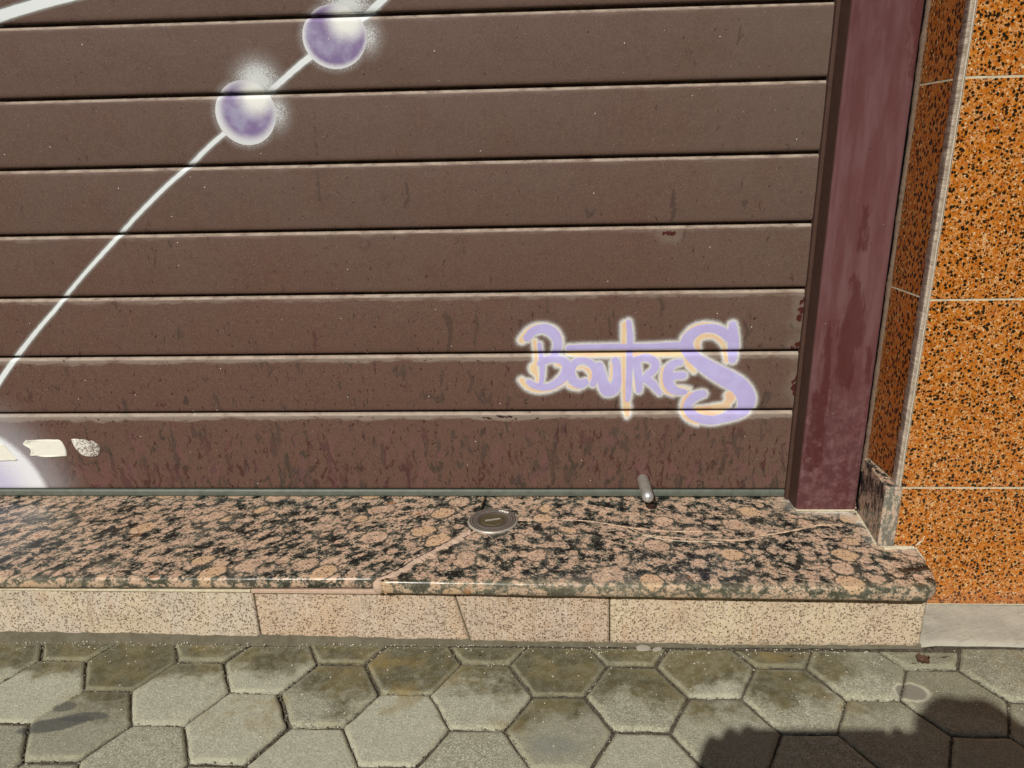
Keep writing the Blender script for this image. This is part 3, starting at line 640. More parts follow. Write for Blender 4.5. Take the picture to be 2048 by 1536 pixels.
link('corner_trim', np_mesh('corner_trim', V_, np.array(Fc)[:, ::-1], None, mi), [M_BEAD, M_RIDGE, M_GROOVE, M_RIDGE], wall, smooth=False)

# ------------------------------------------------------------------ granite doorstep
step = empty('doorstep', (-.6, -.15, -.115))
tag(step, 'low doorstep of dark speckled granite slabs on pink stone risers below the shutter', 'doorstep')
def slab(name, outline, ztop, thick, rnd, attrs_fn, mat):
    """outline: closed plan polygon; the first front_n points are the exposed nosing, rounded over"""
    # grid over the plan by fans of inset rings
    pts = np.array(outline, float)
    # resample
    res = []
    for a, b in zip(pts, np.roll(pts, -1, 0)):
        n = max(1, int(np.hypot(*(b - a)) / .004)); res += [a + (b - a) * t / n for t in range(n)]
    p = np.array(res); c = np.array([p[:, 0].mean(), -.10])
    nn = len(p); T = np.roll(p, -1, 0) - np.roll(p, 1, 0); T /= np.linalg.norm(T, axis=1)[:, None]
    N = np.stack([T[:, 1], -T[:, 0]], 1)                            # outward for a counter-clockwise outline
    jit = vnoise(p[:, 0] * 60, p[:, 1] * 60, 31)[:, None] * .0005
    rows = []
    for ins, dz in [(.004, -thick), (.0015, -thick + .0006), (.0002, -thick + .003), (0, -thick * .6), (0, -rnd), (rnd * .12, -rnd * .5), (rnd * .45, -rnd * .14), (rnd, 0)]:
        q = p - N * (ins) + N * jit; rows.append(np.column_stack([q, np.full(nn, ztop + dz)]))
    Vv = np.concatenate(rows); F_ = []
    R = len(rows)
    for i in range(R - 1):
        for j in range(nn): F_.append((i * nn + j, i * nn + (j + 1) % nn, (i + 1) * nn + (j + 1) % nn, (i + 1) * nn + j))
    bm = bmesh.new(); vs = [bm.verts.new(v) for v in Vv]
    for f in F_: bm.faces.new([vs[i] for i in f])
    bm.faces.new(vs[(R - 1) * nn:]); bm.faces.new(vs[:nn][::-1])
    # cut the flat top so that vertex attributes can vary on it
    top = [f for f in bm.faces if len(f.verts) > 10 and f.normal.z >= 0 or len(f.verts) > 10]
    for ax, cuts in ((0, np.arange(-2.3, .2, .012)), (1, np.arange(-.27, .02, .012))):
        for cv_ in cuts:
            no = (1, 0, 0) if ax == 0 else (0, 1, 0); co = (cv_, 0, 0) if ax == 0 else (0, cv_, 0)
            fs = [f for f in bm.faces if abs(f.normal.z) > .9 and f.calc_center_median().z > ztop - .002]
            if ax == 0 and (cv_ < p[:, 0].min() or cv_ > p[:, 0].max()): continue
            if ax == 0 and cv_ < -.3: continue
            geom = set(fs)
            for f in fs: geom.update(f.edges); geom.update(f.verts)
            bmesh.ops.bisect_plane(bm, geom=list(geom), dist=1e-6, plane_co=co, plane_no=no)
    bm.normal_update()
    me = bpy.data.meshes.new(name); bmesh.ops.recalc_face_normals(bm, faces=bm.faces); bm.to_mesh(me); bm.free()
    co = np.zeros(len(me.vertices) * 3, np.float32); me.vertices.foreach_get('co', co); co = co.reshape(-1, 3)
    at = me.attributes.new('grout', 'FLOAT', 'POINT'); at.data.foreach_set('value', attrs_fn(co).astype(np.float32))
    o = link(name, me, mat, step)
    for f in me.polygons: f.use_smooth = abs(f.normal.z) < .98
    return o
GROUT_LINES = [[(.075, -.052, .003), (.093, -.100, .003), (.088, -.150, .006), (.110, -.162, .006), (.135, -.163, .004)], [(.005, -.052, .001), (.080, -.056, .004)], [(.138, -.163, .002), (.137, -.185, .001)], [(-.002, -.01, .0005), (-.002, -.048, .001)]]
gr = lambda co: stroke_sdf(co[:, 0].astype(float), co[:, 1].astype(float), GROUT_LINES, .05, False)
JX = [(-.6445, -.256), (-.6200, -.238), (-.5820, -.186), (-.5380, -.135), (-.5150, -.090), (-.5115, .02)]
left_poly = [(XL, -.262), (-1.2, -.2592), (-.6500, -.2532)] + [(x - (.0035 if y < -.08 else .0003), y) for x, y in JX[1:]] + [(XL, .02)]
right_poly = [(-.6380, -.2600), (-.45, -.2628), (.090, -.2690), (.103, -.2680), (.113, -.2620), (.1215, -.2530), (.1250, -.2420), (.1300, -.2250), (.1370, -.1570), (.137, -.1475), (.112, -.1475), (.112, .02), (-.5112, .02)] + [(x + (.0040 if y < -.1 else .0020), y) for x, y in JX[::-1][1:-1]]
sl1 = slab('tread_slab', left_poly, -.0114, .0170, .0045, gr, M_SILL_L); tag(sl1, 'left tread slab with streaky grain')
sl2 = slab('tread_slab', right_poly, -.0118, .0205, .0050, gr, M_SILL)
# skirting stone in the doorway return
bm = bmesh.new(); prism(bm, [(.0955, -.0495), (.1120, -.0495), (.1068, -.1585), (.0825, -.1585)], -.0112, .0832)
bmesh.ops.bevel(bm, geom=[e for e in bm.edges], offset=.0016, segments=2, profile=.5, affect='EDGES')
link('skirting_stone', bm_mesh('skirting_stone', bm), M_SKIRT, step)
# risers
cols = [(lin(214, 200, 168), lin(206, 196, 178)), (lin(210, 182, 148), lin(204, 186, 162)), (lin(210, 184, 152), lin(198, 180, 156)), (lin(208, 188, 158), lin(216, 200, 164)), (lin(208, 190, 160), lin(200, 180, 150))]
rj = [(XL, XL), (-.8262, -.8245), (-.5386, -.5150), (-.3185, -.3165), (.1155, .1155)]
yo = [-.2515, -.2500, -.2505, -.2510]
for i in range(4):
    (a0, a1), (b0, b1) = rj[i], rj[i + 1]; g_ = .0010
    nu, nz = max(4, int((b0 - a0) / .004)), 26
    U, T = np.meshgrid(np.linspace(0, 1, nu), np.linspace(0, 1, nz)); U, T = U.ravel(), T.ravel()
    gl_, gr_ = (.0019 if i == 2 else .0010), (.0012 if i == 1 else .0010)
    xt = a0 + gl_ + (b0 - a0 - gl_ - gr_) * U; xb = a1 + gl_ + (b1 - a1 - gl_ - gr_) * U
    ztop = -.0345 if i == 0 else -.0335; z = ztop + (-.128 - ztop) * (1 - T); xx = xt * T + xb * (1 - T)
    ed = np.minimum(np.minimum(U * (b0 - a0), (1 - U) * (b0 - a0)), .0015) / .0015
    y = yo[i] + vnoise(xx * 14, z * 30, 40 + i) * .0008 + vnoise(xx * 120, z * 120, 45 + i) * .0003 + (1 - ed) * .0012
    P = np.stack([xx, y, z], 1); F_ = grid_faces(nu, nz)
    me = np_mesh('riser_stone', P, F_, {'scratch': stroke_sdf(P[:, 0], P[:, 2], SCRATCH)})
    bm = bmesh.new(); bm.from_mesh(me)
    ext = bmesh.ops.extrude_edge_only(bm, edges=[e for e in bm.edges if e.is_boundary])
    for v in [e for e in ext['geom'] if isinstance(e, bmesh.types.BMVert)]: v.co.y += .018
    bm.to_mesh(me); bm.free()
    ob = link('riser_stone', me, mat_riser('speckled_riser_stone', cols[i][0], cols[i][1], i * 1.37), step)
bm = bmesh.new(); add_box(bm, XL, .1130, -.2460, -.10, -.13, -.0335)
add_box(bm, XL, .1100, -.2380, .06, -.1290, -.0296)
add_box(bm, .1130, .1140, -.2480, -.160, -.128, -.0340)
link('step_core', bm_mesh('step_core', bm), M_MORTAR, step)
# bedding mortar under the left slab, with the open black gap above it
def ribbon(name, path, widths, z0, hgt, mat, parent, seed=0, widen=1.0):
    p = catmull([(x, y, w_) for (x, y), w_ in zip(path, widths)], 14); Vv = []; n = len(p)
    T = np.gradient(p[:, :2], axis=0); T /= np.linalg.norm(T, axis=1)[:, None]; N = np.stack([-T[:, 1], T[:, 0]], 1)
    for i in range(n):
        w_ = p[i, 2] * widen * (1 + .45 * vnoise(i * .6, 0, seed) + .2 * vnoise(i * 1.7, 3, seed)); off = w_ * .35 * vnoise(i * .45, 9, seed + 2)
        for t in (-1, -.7, -.25, .2, .65, 1):
            h = hgt * (1 - abs(t) ** 2.5) * (1 + .5 * vnoise(i * .9, t * 3, seed + 5)) - (.0003 if abs(t) == 1 else 0)
            Vv.append((p[i, 0] + N[i, 0] * (t * w_ + off), p[i, 1] + N[i, 1] * (t * w_ + off), z0 + h))
    F_ = [(i * 6 + k, i * 6 + k + 1, (i + 1) * 6 + k + 1, (i + 1) * 6 + k) for i in range(n - 1) for k in range(5)]
    return link(name, np_mesh(name, Vv, np.array(F_)[:, ::-1]), mat, parent, smooth=True)
bm = bmesh.new(); add_box(bm, -.828, -.640, -.2545, -.240, -.0370, -.0312, .0010, 2)
for v in bm.verts: v.co.y += .0012 * float(vnoise(v.co.x * 80, 0, 3))
link('bedding_mortar', bm_mesh('bedding_mortar', bm), M_PUTTY, step)
bm = bmesh.new(); add_box(bm, XL, -.829, -.2535, -.240, -.0360, -.0325, .0010, 2)
link('bedding_mortar', bm_mesh('bedding_mortar', bm), M_GROUT, step)
# filler in the joint, and the two pale cracks running right from the floor lock
fl = ribbon('joint_filler', [(-.6440, -.2560), (-.6210, -.2400), (-.5990, -.2080), (-.5810, -.1860), (-.5560, -.1540), (-.5370, -.1340), (-.5270, -.1180)], [.0050, .0075, .0080, .0095, .0085, .0075, .0040], -.0118, .0020, M_PUTTY, step, 3, .9)
tag(fl, 'thick pinkish filler smeared along the diagonal joint')
bm = bmesh.new()
bmesh.ops.create_icosphere(bm, subdivisions=3, radius=.0095)
for v in bm.verts: v.co = Vector((-.6420 + v.co.x * .9 + .0015 * float(vnoise(v.co.z * 200, v.co.x * 200, 2)), -.2550 + v.co.y * .55, -.0240 + v.co.z * 1.25))
link('joint_filler', bm_mesh('joint_filler', bm), M_PUTTY, step, smooth=True)
M_DARKCRACK = mat_plain('dark_crack', lin(44, 36, 30), .95, amp=.4, scale=200, col2=lin(24, 20, 18), bump=0)
ribbon('crack', [(-.6390, -.2510), (-.6205, -.2330), (-.5985, -.2030), (-.5800, -.1815), (-.5600, -.1560), (-.5450, -.1400)], [.0004, .0010, .0007, .0011, .0007, .0002], -.0098, .0003, M_DARKCRACK, step, 13, 1.5)
M_VEIN = mat_plain('ochre_crack_filler', lin(200, 172, 144), .7, amp=.9, scale=150, col2=lin(128, 104, 86), bump=.0004)
ribbon('crack', [(-.4530, -.0830), (-.4050, -.0810), (-.3600, -.0822), (-.3280, -.0880), (-.2980, -.0982), (-.2600, -.1090), (-.2225, -.1150), (-.1800, -.1180), (-.1300, -.1190)], [.0018, .0012, .0013, .0013, .0018, .0016, .0019, .0013, .0005], -.01165, .0004, M_VEIN, step, 17, 1.15)
ribbon('crack', [(-.2750, -.1080), (-.2549, -.1270), (-.2200, -.1350), (-.1960, -.1380), (-.1500, -.1420), (-.1066, -.1420), (-.0800, -.1290), (-.0477, -.1200), (.0000, -.1040), (.0211, -.0960), (.0580, -.0930)], [.0004, .0006, .0007, .0005, .0008, .0018, .0014, .0019, .0016, .0028, .0010], -.01165, .0004, M_VEIN, step, 19, 1.2)
ribbon('crack', [(-.2600, -.1290), (-.2200, -.1440), (-.1800, -.1480), (-.1400, -.1500)], [.0003, .0005, .0004, .0002], -.01165, .0004, M_GROUT, step, 23, 1.4)
# thick smeared grout against the wall and skirting
ribbon('grout_smear', [(.0880, -.1660), (.1000, -.1630), (.1180, -.1618), (.1335, -.1610)], [.0030, .0052, .0046, .0022], -.0120, .0018, M_GROUT, step, 29)
ribbon('grout_smear', [(.1360, -.1620), (.1345, -.1740), (.1335, -.1880), (.1325, -.1990)], [.0018, .0012, .0010, .0004], -.0120, .0008, M_GROUT, step, 31)
ribbon('grout_smear', [(.0940, -.0515), (.0915, -.0800), (.0880, -.1150), (.0835, -.1560)], [.0020, .0030, .0022, .0040], -.0120, .0016, M_GROUT, step, 33)
bm = bmesh.new()
for a, b, r in [((.138, -.1578, -.011), (.146, -.1578, -.003), .0016), ((.146, -.1578, -.003), (.149, -.1574, .004), .0010)]:
    bmesh.ops.create_icosphere(bm, subdivisions=2, radius=1, matrix=Matrix.Translation((Vector(a) + Vector(b)) / 2) @ (Vector(b) - Vector(a)).to_track_quat('Z', 'Y').to_matrix().to_4x4() @ Matrix.Diagonal((r, r * .6, (Vector(b) - Vector(a)).length * .6, 1)))
link('grout_splash', bm_mesh('grout_splash', bm), M_GROUT, step, smooth=True)

# ------------------------------------------------------------------ floor lock set into the slab
lock = empty('floor_lock', (-.493, -.087, -.0114))
tag(lock, 'round tarnished steel floor lock set in the granite step where the cracks meet', 'lock')
c = (-.493, -.087, -.0120)
bm = bmesh.new(); lathe(bm, [(.0405, 0), (.0405, .0016), (.0396, .0028), (.0380, .0033)], c, (0, 0, 1), 72)
link('rim', bm_mesh('rim', bm), M_DISC_RIM, lock, smooth=True)
bm = bmesh.new(); lathe(bm, [(.0380, .0033), (.0220, .0035), (.0212, .0030)], c, (0, 0, 1), 72)
link('disc', bm_mesh('disc', bm), M_DISC, lock, smooth=True)
bm = bmesh.new(); lathe(bm, [(.0212, .0030), (.0200, .0022), (.0186, .0022), (.0174, .0033)], c, (0, 0, 1), 72)
link('groove', bm_mesh('groove', bm), M_BRASS, lock, smooth=True)
bm = bmesh.new(); lathe(bm, [(.0174, .0033), (.0166, .0037), (.0150, .0034), (0, .0034)], c, (0, 0, 1), 72)
core = link('key_core', bm_mesh('key_core', bm), M_BRASS, lock, smooth=True)
bm = bmesh.new()
for rr_ in (.0265, .0300, .0345):
    lathe(bm, [(rr_, .00350), (rr_ + .0003, .00372), (rr_ + .0006, .00350)], c, (0, 0, 1), 72)
link('turned_rings', bm_mesh('turned_rings', bm), M_DISC_RIM, lock, smooth=True)
bm = bmesh.new(); add_box(bm, -.0125, .0125, -.0020, .0020, 0, .0012, .0005, 2)
me = bm_mesh('key_slot', bm); me.transform(Matrix.Translation((c[0], c[1], c[2] + .0030)) @ Matrix.Rotation(math.radians(17), 4, 'Z'))
link('key_slot', me, M_DISC_RIM, core)
bm = bmesh.new()
for i in range(9):
    a = math.radians(46 + i * 3.4); r = .0325 + .002 * math.sin(i * 2.3)
    bmesh.ops.create_icosphere(bm, subdivisions=1, radius=1, matrix=Matrix.Translation((c[0] + r * math.cos(a), c[1] + r * math.sin(a), c[2] + .0035)) @ Matrix.Rotation(i, 4, 'Z') @ Matrix.Diagonal((.0026, .0013, .0004, 1)))
link('paint_spatter', bm_mesh('paint_spatter', bm), M_PAPER, lock)

# ------------------------------------------------------------------ paper labels stuck on the bottom slat
def paper(name, label, poly, curl, mat, seed, cat='label'):
    P = catmull([(a, b, 0) for a, b in poly + [poly[0]]], 4)[:-1, :2]
    P = P + np.stack([vnoise(P[:, 0] * 160, P[:, 1] * 160, seed), vnoise(P[:, 0] * 160, P[:, 1] * 160, seed + 1)], 1) * .0008
    cx, cz = P.mean(0); e = empty(name, (cx, 0, cz)); tag(e, label, cat, 'torn paper labels on the bottom slat')
    bm = bmesh.new()
    ring = [[bm.verts.new((cx + (a - cx) * s, -.0009 - (curl if s == 1 else 0) * max(0, float(vnoise(a * 55, b * 55, seed + 4))) - (.0003 if s < 1 else 0), cz + (b - cz) * s)) for a, b in P] for s in (1, .9, .7, .4)]
    n = len(P)
    for A, B in zip(ring, ring[1:]):
        for i in range(n): bm.faces.new((A[i], A[(i + 1) % n], B[(i + 1) % n], B[i]))
    bm.faces.new(ring[-1])
    me = bm_mesh('paper_sheet', bm)
    o = link('paper_sheet', me, mat, e, smooth=True)
    md = o.modifiers.new('thickness', 'SOLIDIFY'); md.thickness = .0004; md.offset = 0
    return e
paper('paper_label', 'torn white paper label at the left edge on the pale painted disc', [(-1.385, .0930), (-1.360, .0915), (-1.348, .0870), (-1.338, .0690), (-1.332, .0585), (-1.360, .0575), (-1.390, .0580)], .0025, M_PAPER, 51)
paper('paper_label', 'whole white paper label with a curled left edge on the bottom slat', [(-1.3060, .0975), (-1.262, .0972), (-1.2460, .0960), (-1.2410, .0850), (-1.2400, .0690), (-1.2450, .0660), (-1.285, .0655), (-1.2990, .0680), (-1.3060, .0680), (-1.3020, .0800), (-1.3120, .0900)], .0035, M_PAPER, 55)
paper('paper_label', 'rubbed and half worn away grey paper label right of the whole one', [(-1.2260, .0985), (-1.2020, .0978), (-1.1960, .0940), (-1.1880, .0955), (-1.1800, .0860), (-1.1800, .0720), (-1.1880, .0650), (-1.2080, .0655), (-1.2160, .0720), (-1.2230, .0830)], .0004, M_TORN, 59)

# ------------------------------------------------------------------ ground, joint sand and pavers
ZG = -.1150
def ground_mesh():
    xs = np.concatenate([[-60, -8, -2.6], np.arange(-1.5, .6, .006), [1.6, 8, 60]]); ys = np.concatenate([[-60, -8, -2.3], np.arange(-.72, -.24, .006), [-.2, 8, 60]])
    X, Y = np.meshgrid(xs, ys); Z = ZG - .0046 + vnoise(X * 70, Y * 70, 61) * .0014 + vnoise(X * 9, Y * 9, 62) * .0016
    Z = np.where((np.abs(X) > 2.2) | (Y < -.8), -.124, Z)
    return np_mesh('ground', np.stack([X.ravel(), Y.ravel(), Z.ravel()], 1), grid_faces(len(xs), len(ys)))
tag(link('ground', ground_mesh(), M_SAND, None, smooth=True), kind='structure')
A = .0666; HH = .0586
Vs, Fs, At, Bv = [], [], [], []
def add_hex(cx, cy, ycut):
    base_i = sum(len(v) for v in Vs); r0 = rng.random()
    corners = [(A * math.cos(k * math.pi / 3), HH / math.sin(math.pi / 3) * math.sin(k * math.pi / 3)) for k in range(6)]
    cut = float(ycut(cx)) - .0006 - cy
    poly = []
    for k in range(6):                                              # clip the outline at the step
        a, b = corners[k], corners[(k + 1) % 6]
        if a[1] <= cut: poly.append(a)
        if (a[1] <= cut) != (b[1] <= cut):
            t = (cut - a[1]) / (b[1] - a[1]); poly.append((a[0] + (b[0] - a[0]) * t, cut))
    clipped = len(poly) != 6 or any(q not in poly for q in corners)
    P0 = np.array(poly); seg = np.hypot(*(np.roll(P0, -1, 0) - P0).T); s_ = np.concatenate([[0], np.cumsum(seg)]); P1 = np.vstack([P0, P0[:1]])
    tt = np.linspace(0, s_[-1], 49)[:-1]
    for q in s_[1:-1]: tt[np.argmin(abs(tt - q))] = q
    p = np.stack([np.interp(tt, s_, P1[:, 0]), np.interp(tt, s_, P1[:, 1])], 1)
    cen = np.array([(p[:, 0].min() + p[:, 0].max()) / 2, (p[:, 1].min() + p[:, 1].max()) / 2])
    hw = (p[:, 0].max() - p[:, 0].min()) / 2 * (.92 if not clipped else .85); hh = (p[:, 1].max() - p[:, 1].min()) / 2
    gap = .0010 + .0017 * rng.random() ** 2
    sh = rng.normal(0, .0007, 2); tilt = rng.normal(0, .006, 2); dz = rng.normal(0, .0005)
    w = .0042 + .0016 * rng.random()
    rot = rng.normal(0, .005) * (not clipped)
    rings = []; rows = [(0, -.016, 0), (0, -.0036, .1), (.0008, -.0026, .6), (w * .5, -.0012, 1), (w * .88, -.0002, .9), (w * 1.15, 0, .35), (w * 1.8, .0001, 0), (w * 4, .0003, 0), (w * 7, .0003, 0)]
    for ri, (ins, z, bv) in enumerate(rows):
        mx = .55 + .05 * ri
        q = cen + (p - cen) * np.array([1 - min((ins + gap) / hw, mx), 1 - min((ins + gap) / hh, mx)])
        jx = vnoise((q[:, 0] + cx) * 55, (q[:, 1] + cy) * 55, 71) * .0007 + vnoise((q[:, 0] + cx) * 170, (q[:, 1] + cy) * 170, 72) * .0006
        jy = vnoise((q[:, 0] + cx) * 55, (q[:, 1] + cy) * 55, 73) * .0007 + vnoise((q[:, 0] + cx) * 170, (q[:, 1] + cy) * 170, 74) * .0006
        qx = q[:, 0] * math.cos(rot) - q[:, 1] * math.sin(rot) + cx + sh[0] + jx; qy = q[:, 0] * math.sin(rot) + q[:, 1] * math.cos(rot) + cy + sh[1] * (not clipped) + jy
        zz = ZG + z + dz + (qx - cx) * tilt[0] + (qy - cy) * tilt[1] + vnoise(qx * 90, qy * 90, 75) * .0003
        rings.append(np.stack([qx, qy, zz], 1)); Bv.append(np.full(len(p), bv)); At.append(np.full(len(p), r0))
    c = rings[-1].mean(0); ring = np.concatenate(rings + [c[None]]); Bv.append([0]); At.append([r0]); Vs.append(ring)
    n = len(p)
    for i in range(len(rings) - 1):
        for j in range(n): Fs.append((base_i + i * n + j, base_i + i * n + (j + 1) % n, base_i + (i + 1) * n + (j + 1) % n, base_i + (i + 1) * n + j))
    b = base_i + (len(rings) - 1) * n
    for j in range(0, n, 2): Fs.append((b + j, b + (j + 1) % n, b + (j + 2) % n, base_i + len(rings) * n))
def ycut(x):
    return np.where(x > .122, -.2515, -.2605 - .0000 * x) + vnoise(np.asarray(x) * 40, 0, 81) * .0016
for i in range(-18, 26):
    for j in range(-1, 18):
        cx = -.891 + .0999 * i; cy = (-.3585 if i % 2 == 0 else -.2999) - .1172 * j + .004 * (cx + .4)
        if cy - HH > -.262: continue
        if cx < -2.4 or cx > 1.5: continue
        add_hex(cx, cy, ycut)
me = np_mesh('pavement', np.concatenate(Vs), Fs, {'rnd': np.concatenate([np.ravel(a) for a in At]), 'bevel': np.concatenate([np.ravel(b) for b in Bv])})
tag(link('pavement', me, M_PAVER, None, smooth=True), kind='structure')
# mortar fillet along the foot of the riser
xs = np.linspace(XL, .1165, 800); V_ = []
zf = np.interp(xs, [-1.5, -1.22, -.825, -.515, -.10, .118], [-.1040, -.1050, -.1095, -.1135, -.1160, -.1130])
wd = np.interp(xs, [-1.5, -1.0, -.5, 0, .12], [.016, .014, .007, .003, .002])
for i, x in enumerate(xs):
    n1 = float(vnoise(x * 45, 1, 91)) * .0018 + float(vnoise(x * 160, 1, 92)) * .0009
    for t in (0, .3, .6, .85, 1.0):
        y = -.2490 - (wd[i] + .003 + n1 * (t > .2)) * t
        z = zf[i] + n1 * .6 - (zf[i] + .1185) * t ** 1.4 + float(vnoise(x * 90, t * 4, 93)) * .0006
        V_.append((x, y, z))
Fc = [(i * 5 + q, i * 5 + q + 1, (i + 1) * 5 + q + 1, (i + 1) * 5 + q) for i in range(len(xs) - 1) for q in range(4)]
tag(link('mortar_strip', np_mesh('mortar_strip', V_, Fc), M_MORTAR, None, smooth=True), kind='structure')
# concrete apron at the foot of the tiled wall
def mat_apron():
    g = G('smeared_concrete'); P = g.P; n = g.noise(P, 22, 5, .62); f = g.noise(P, 400, 3, .7)
    s = g.noise(g.vec((g.x + g.y * .7) * .3, g.y * 3 - g.x * 1.4, g.z), 60, 4, .65)
    col = g.mix(g.ss(n, .35, .65), lin(150, 146, 134), lin(164, 160, 146)); col = g.mix(g.ss(f, .55, .7) * .35, col, lin(190, 186, 172))
    col = g.mix(g.ss(s, .64, .68) * .3, col, lin(120, 112, 98)); col = g.mix(g.ss(g.noise(P, 60, 5, .7), .55, .66) * .35, col, lin(132, 124, 108)); col = g.mix(g.ss(n, .60, .72) * .5, col, lin(128, 116, 102))
    g.bump(f * .5 + s * .8 + n * 3, .0014, .8)
    return g.out(col, .85, spec=.25)
xs = np.arange(.1145, 1.55, .005); ys = np.arange(-.2500, -.139, .005); X, Y = np.meshgrid(xs, ys)
Z = -.1140 + vnoise(X * 12, Y * 14, 95) * .0012 + vnoise(X * 60, Y * 60, 96) * .0003 - np.clip((-.243 - Y) / .008, 0, 1) * .004
Y = Y + np.where(Y < -.246, vnoise(X * 35, 0, 97) * .0022, 0)
tag(link('concrete_strip', np_mesh('concrete_strip', np.stack([X.ravel(), Y.ravel(), Z.ravel()], 1), grid_faces(len(xs), len(ys))), mat_apron(), None, smooth=True), kind='structure')

# ------------------------------------------------------------------ grit in the joints, pale crumbs, a flake of mortar, a dead leaf
def chips(n, pos, smin, smax, mat, label):
    Vv, F_ = [], []
    ico = np.array([(0, 0, 1), (1, 0, 0), (0, 1, 0), (-1, 0, 0), (0, -1, 0), (0, 0, -1)], float)
    fc = [(0, 1, 2), (0, 2, 3), (0, 3, 4), (0, 4, 1), (5, 2, 1), (5, 3, 2), (5, 4, 3), (5, 1, 4)]
    for i in range(n):
        x, y, z = pos(); s = smin + (smax - smin) * rng.random() ** 3
        q = ico * (s * (.6 + .8 * rng.random((6, 3)))) * (1, 1, .6); a = rng.random() * 6.28
        q = np.stack([q[:, 0] * math.cos(a) - q[:, 1] * math.sin(a), q[:, 0] * math.sin(a) + q[:, 1] * math.cos(a), q[:, 2]], 1)
        F_ += [tuple(6 * i + k for k in f) for f in fc]; Vv.append(q + (x, y, z))
    o = link('grit', np_mesh('grit', np.concatenate(Vv), F_), mat, None)
    return tag(o, label, 'grit', kind='stuff')
def in_joint():
    while True:
        i = rng.integers(-9, 12); j = rng.integers(-1, 4); k = rng.integers(0, 6); t = rng.random()
        cx = -.891 + .0999 * i; cy = (-.3585 if i % 2 == 0 else -.2999) - .1172 * j + .004 * (cx + .4)
        a, b = k * math.pi / 3, (k + 1) * math.pi / 3; hx = lambda q: (A * math.cos(q), HH / math.sin(math.pi / 3) * math.sin(q))
        (ax, ay), (bx, by) = hx(a), hx(b); x = cx + ax + (bx - ax) * t + rng.normal(0, .0016); y = cy + ay + (by - ay) * t + rng.normal(0, .0016)
        if y < -.262 and -1.5 < x < .5: return x, y, ZG - .0030 + .0008 * rng.random()
def on_top():
    x = -1.4 + 1.9 * rng.random(); y = -.262 - .25 * rng.random() ** 2.2; return x, y, ZG + .0004
def at_foot():
    x = -1.4 + 1.5 * rng.random(); y = -.262 - abs(rng.normal(0, .010)); return x, y, ZG + .0006
chips(7000, in_joint, .0004, .0021, mat_plain('grey_brown_grit', lin(112, 104, 88), .95, amp=.8, scale=300, col2=lin(60, 54, 44), bump=0), 'loose grey brown grit lying in the joints between the hexagonal pavers')
M_CRUMB = mat_plain('pale_crumbs', lin(206, 198, 180), .9, amp=.4, scale=300, bump=0)
chips(2300, lambda: (on_top() if rng.random() < .5 else (at_foot() if rng.random() < .5 else in_joint())), .0003, .0015, M_CRUMB, 'tiny pale crumbs scattered over the pavers and along the foot of the step')
bm = bmesh.new()
for cx, cy, sx, sy, a in [(-.272, -.2640, .011, .0065, .1), (-.252, -.2665, .008, .004, .5)]:
    r = bmesh.ops.create_icosphere(bm, subdivisions=3, radius=1)
    for v in r['verts']:
        k_ = 1 + .22 * float(vnoise(v.co.x * 2.5 + cx * 50, v.co.y * 2.5, 5)); x_, y_ = v.co.x * sx * k_, v.co.y * sy * k_
        v.co = Vector((cx + x_ * math.cos(a) - y_ * math.sin(a), cy + x_ * math.sin(a) + y_ * math.cos(a), ZG + .0008 + v.co.z * .0014))
mf = link('mortar_flake', bm_mesh('mortar_flake', bm), mat_plain('grey_mortar_flake', lin(150, 144, 132), .9, amp=.3, scale=150), None, smooth=True)
tag(mf, 'broken grey mortar flake on the paver against the pink stone riser', 'flake')
leaf = empty('dry_leaf', (.1014, -.287, ZG)); tag(leaf, 'small curled dead brown leaf on the pavers near the right end of the step', 'leaf')
nu, nv = 18, 12; U, T = np.meshgrid(np.linspace(-1, 1, nu), np.linspace(-1, 1, nv)); U, T = U.ravel(), T.ravel()
wd_ = (1 - U ** 2) ** .6 * .0075 * (1 + .25 * np.sin(U * 9)); lx = U * .0095 * (1 - .25 * T ** 2); ly = T * wd_
lz = .0040 + .0050 * T ** 2 + .0022 * np.sin(U * 4 + T * 2) + .0014 * vnoise(U * 5, T * 5, 7)
P = np.stack([.1014 + lx * .9 - ly * .4, -.287 + lx * .35 + ly * .95, ZG + lz], 1)
o = link('leaf_blade', np_mesh('leaf_blade', P, grid_faces(nu, nv)), mat_plain('dead_leaf', lin(88, 58, 40), .7, amp=.8, scale=260, col2=lin(40, 24, 16), bump=.0008), leaf, smooth=True)
md = o.modifiers.new('t', 'SOLIDIFY'); md.thickness = .0004
bm = bmesh.new(); lathe(bm, [(.0005, 0), (.0004, .008), (0, .0085)], (.0900, -.2915, ZG + .003), (-.8, -.4, .25), 8)
link('leaf_stalk', bm_mesh('leaf_stalk', bm), mat_plain('leaf_stalk', lin(90, 58, 36), .7, bump=0), leaf, smooth=True)

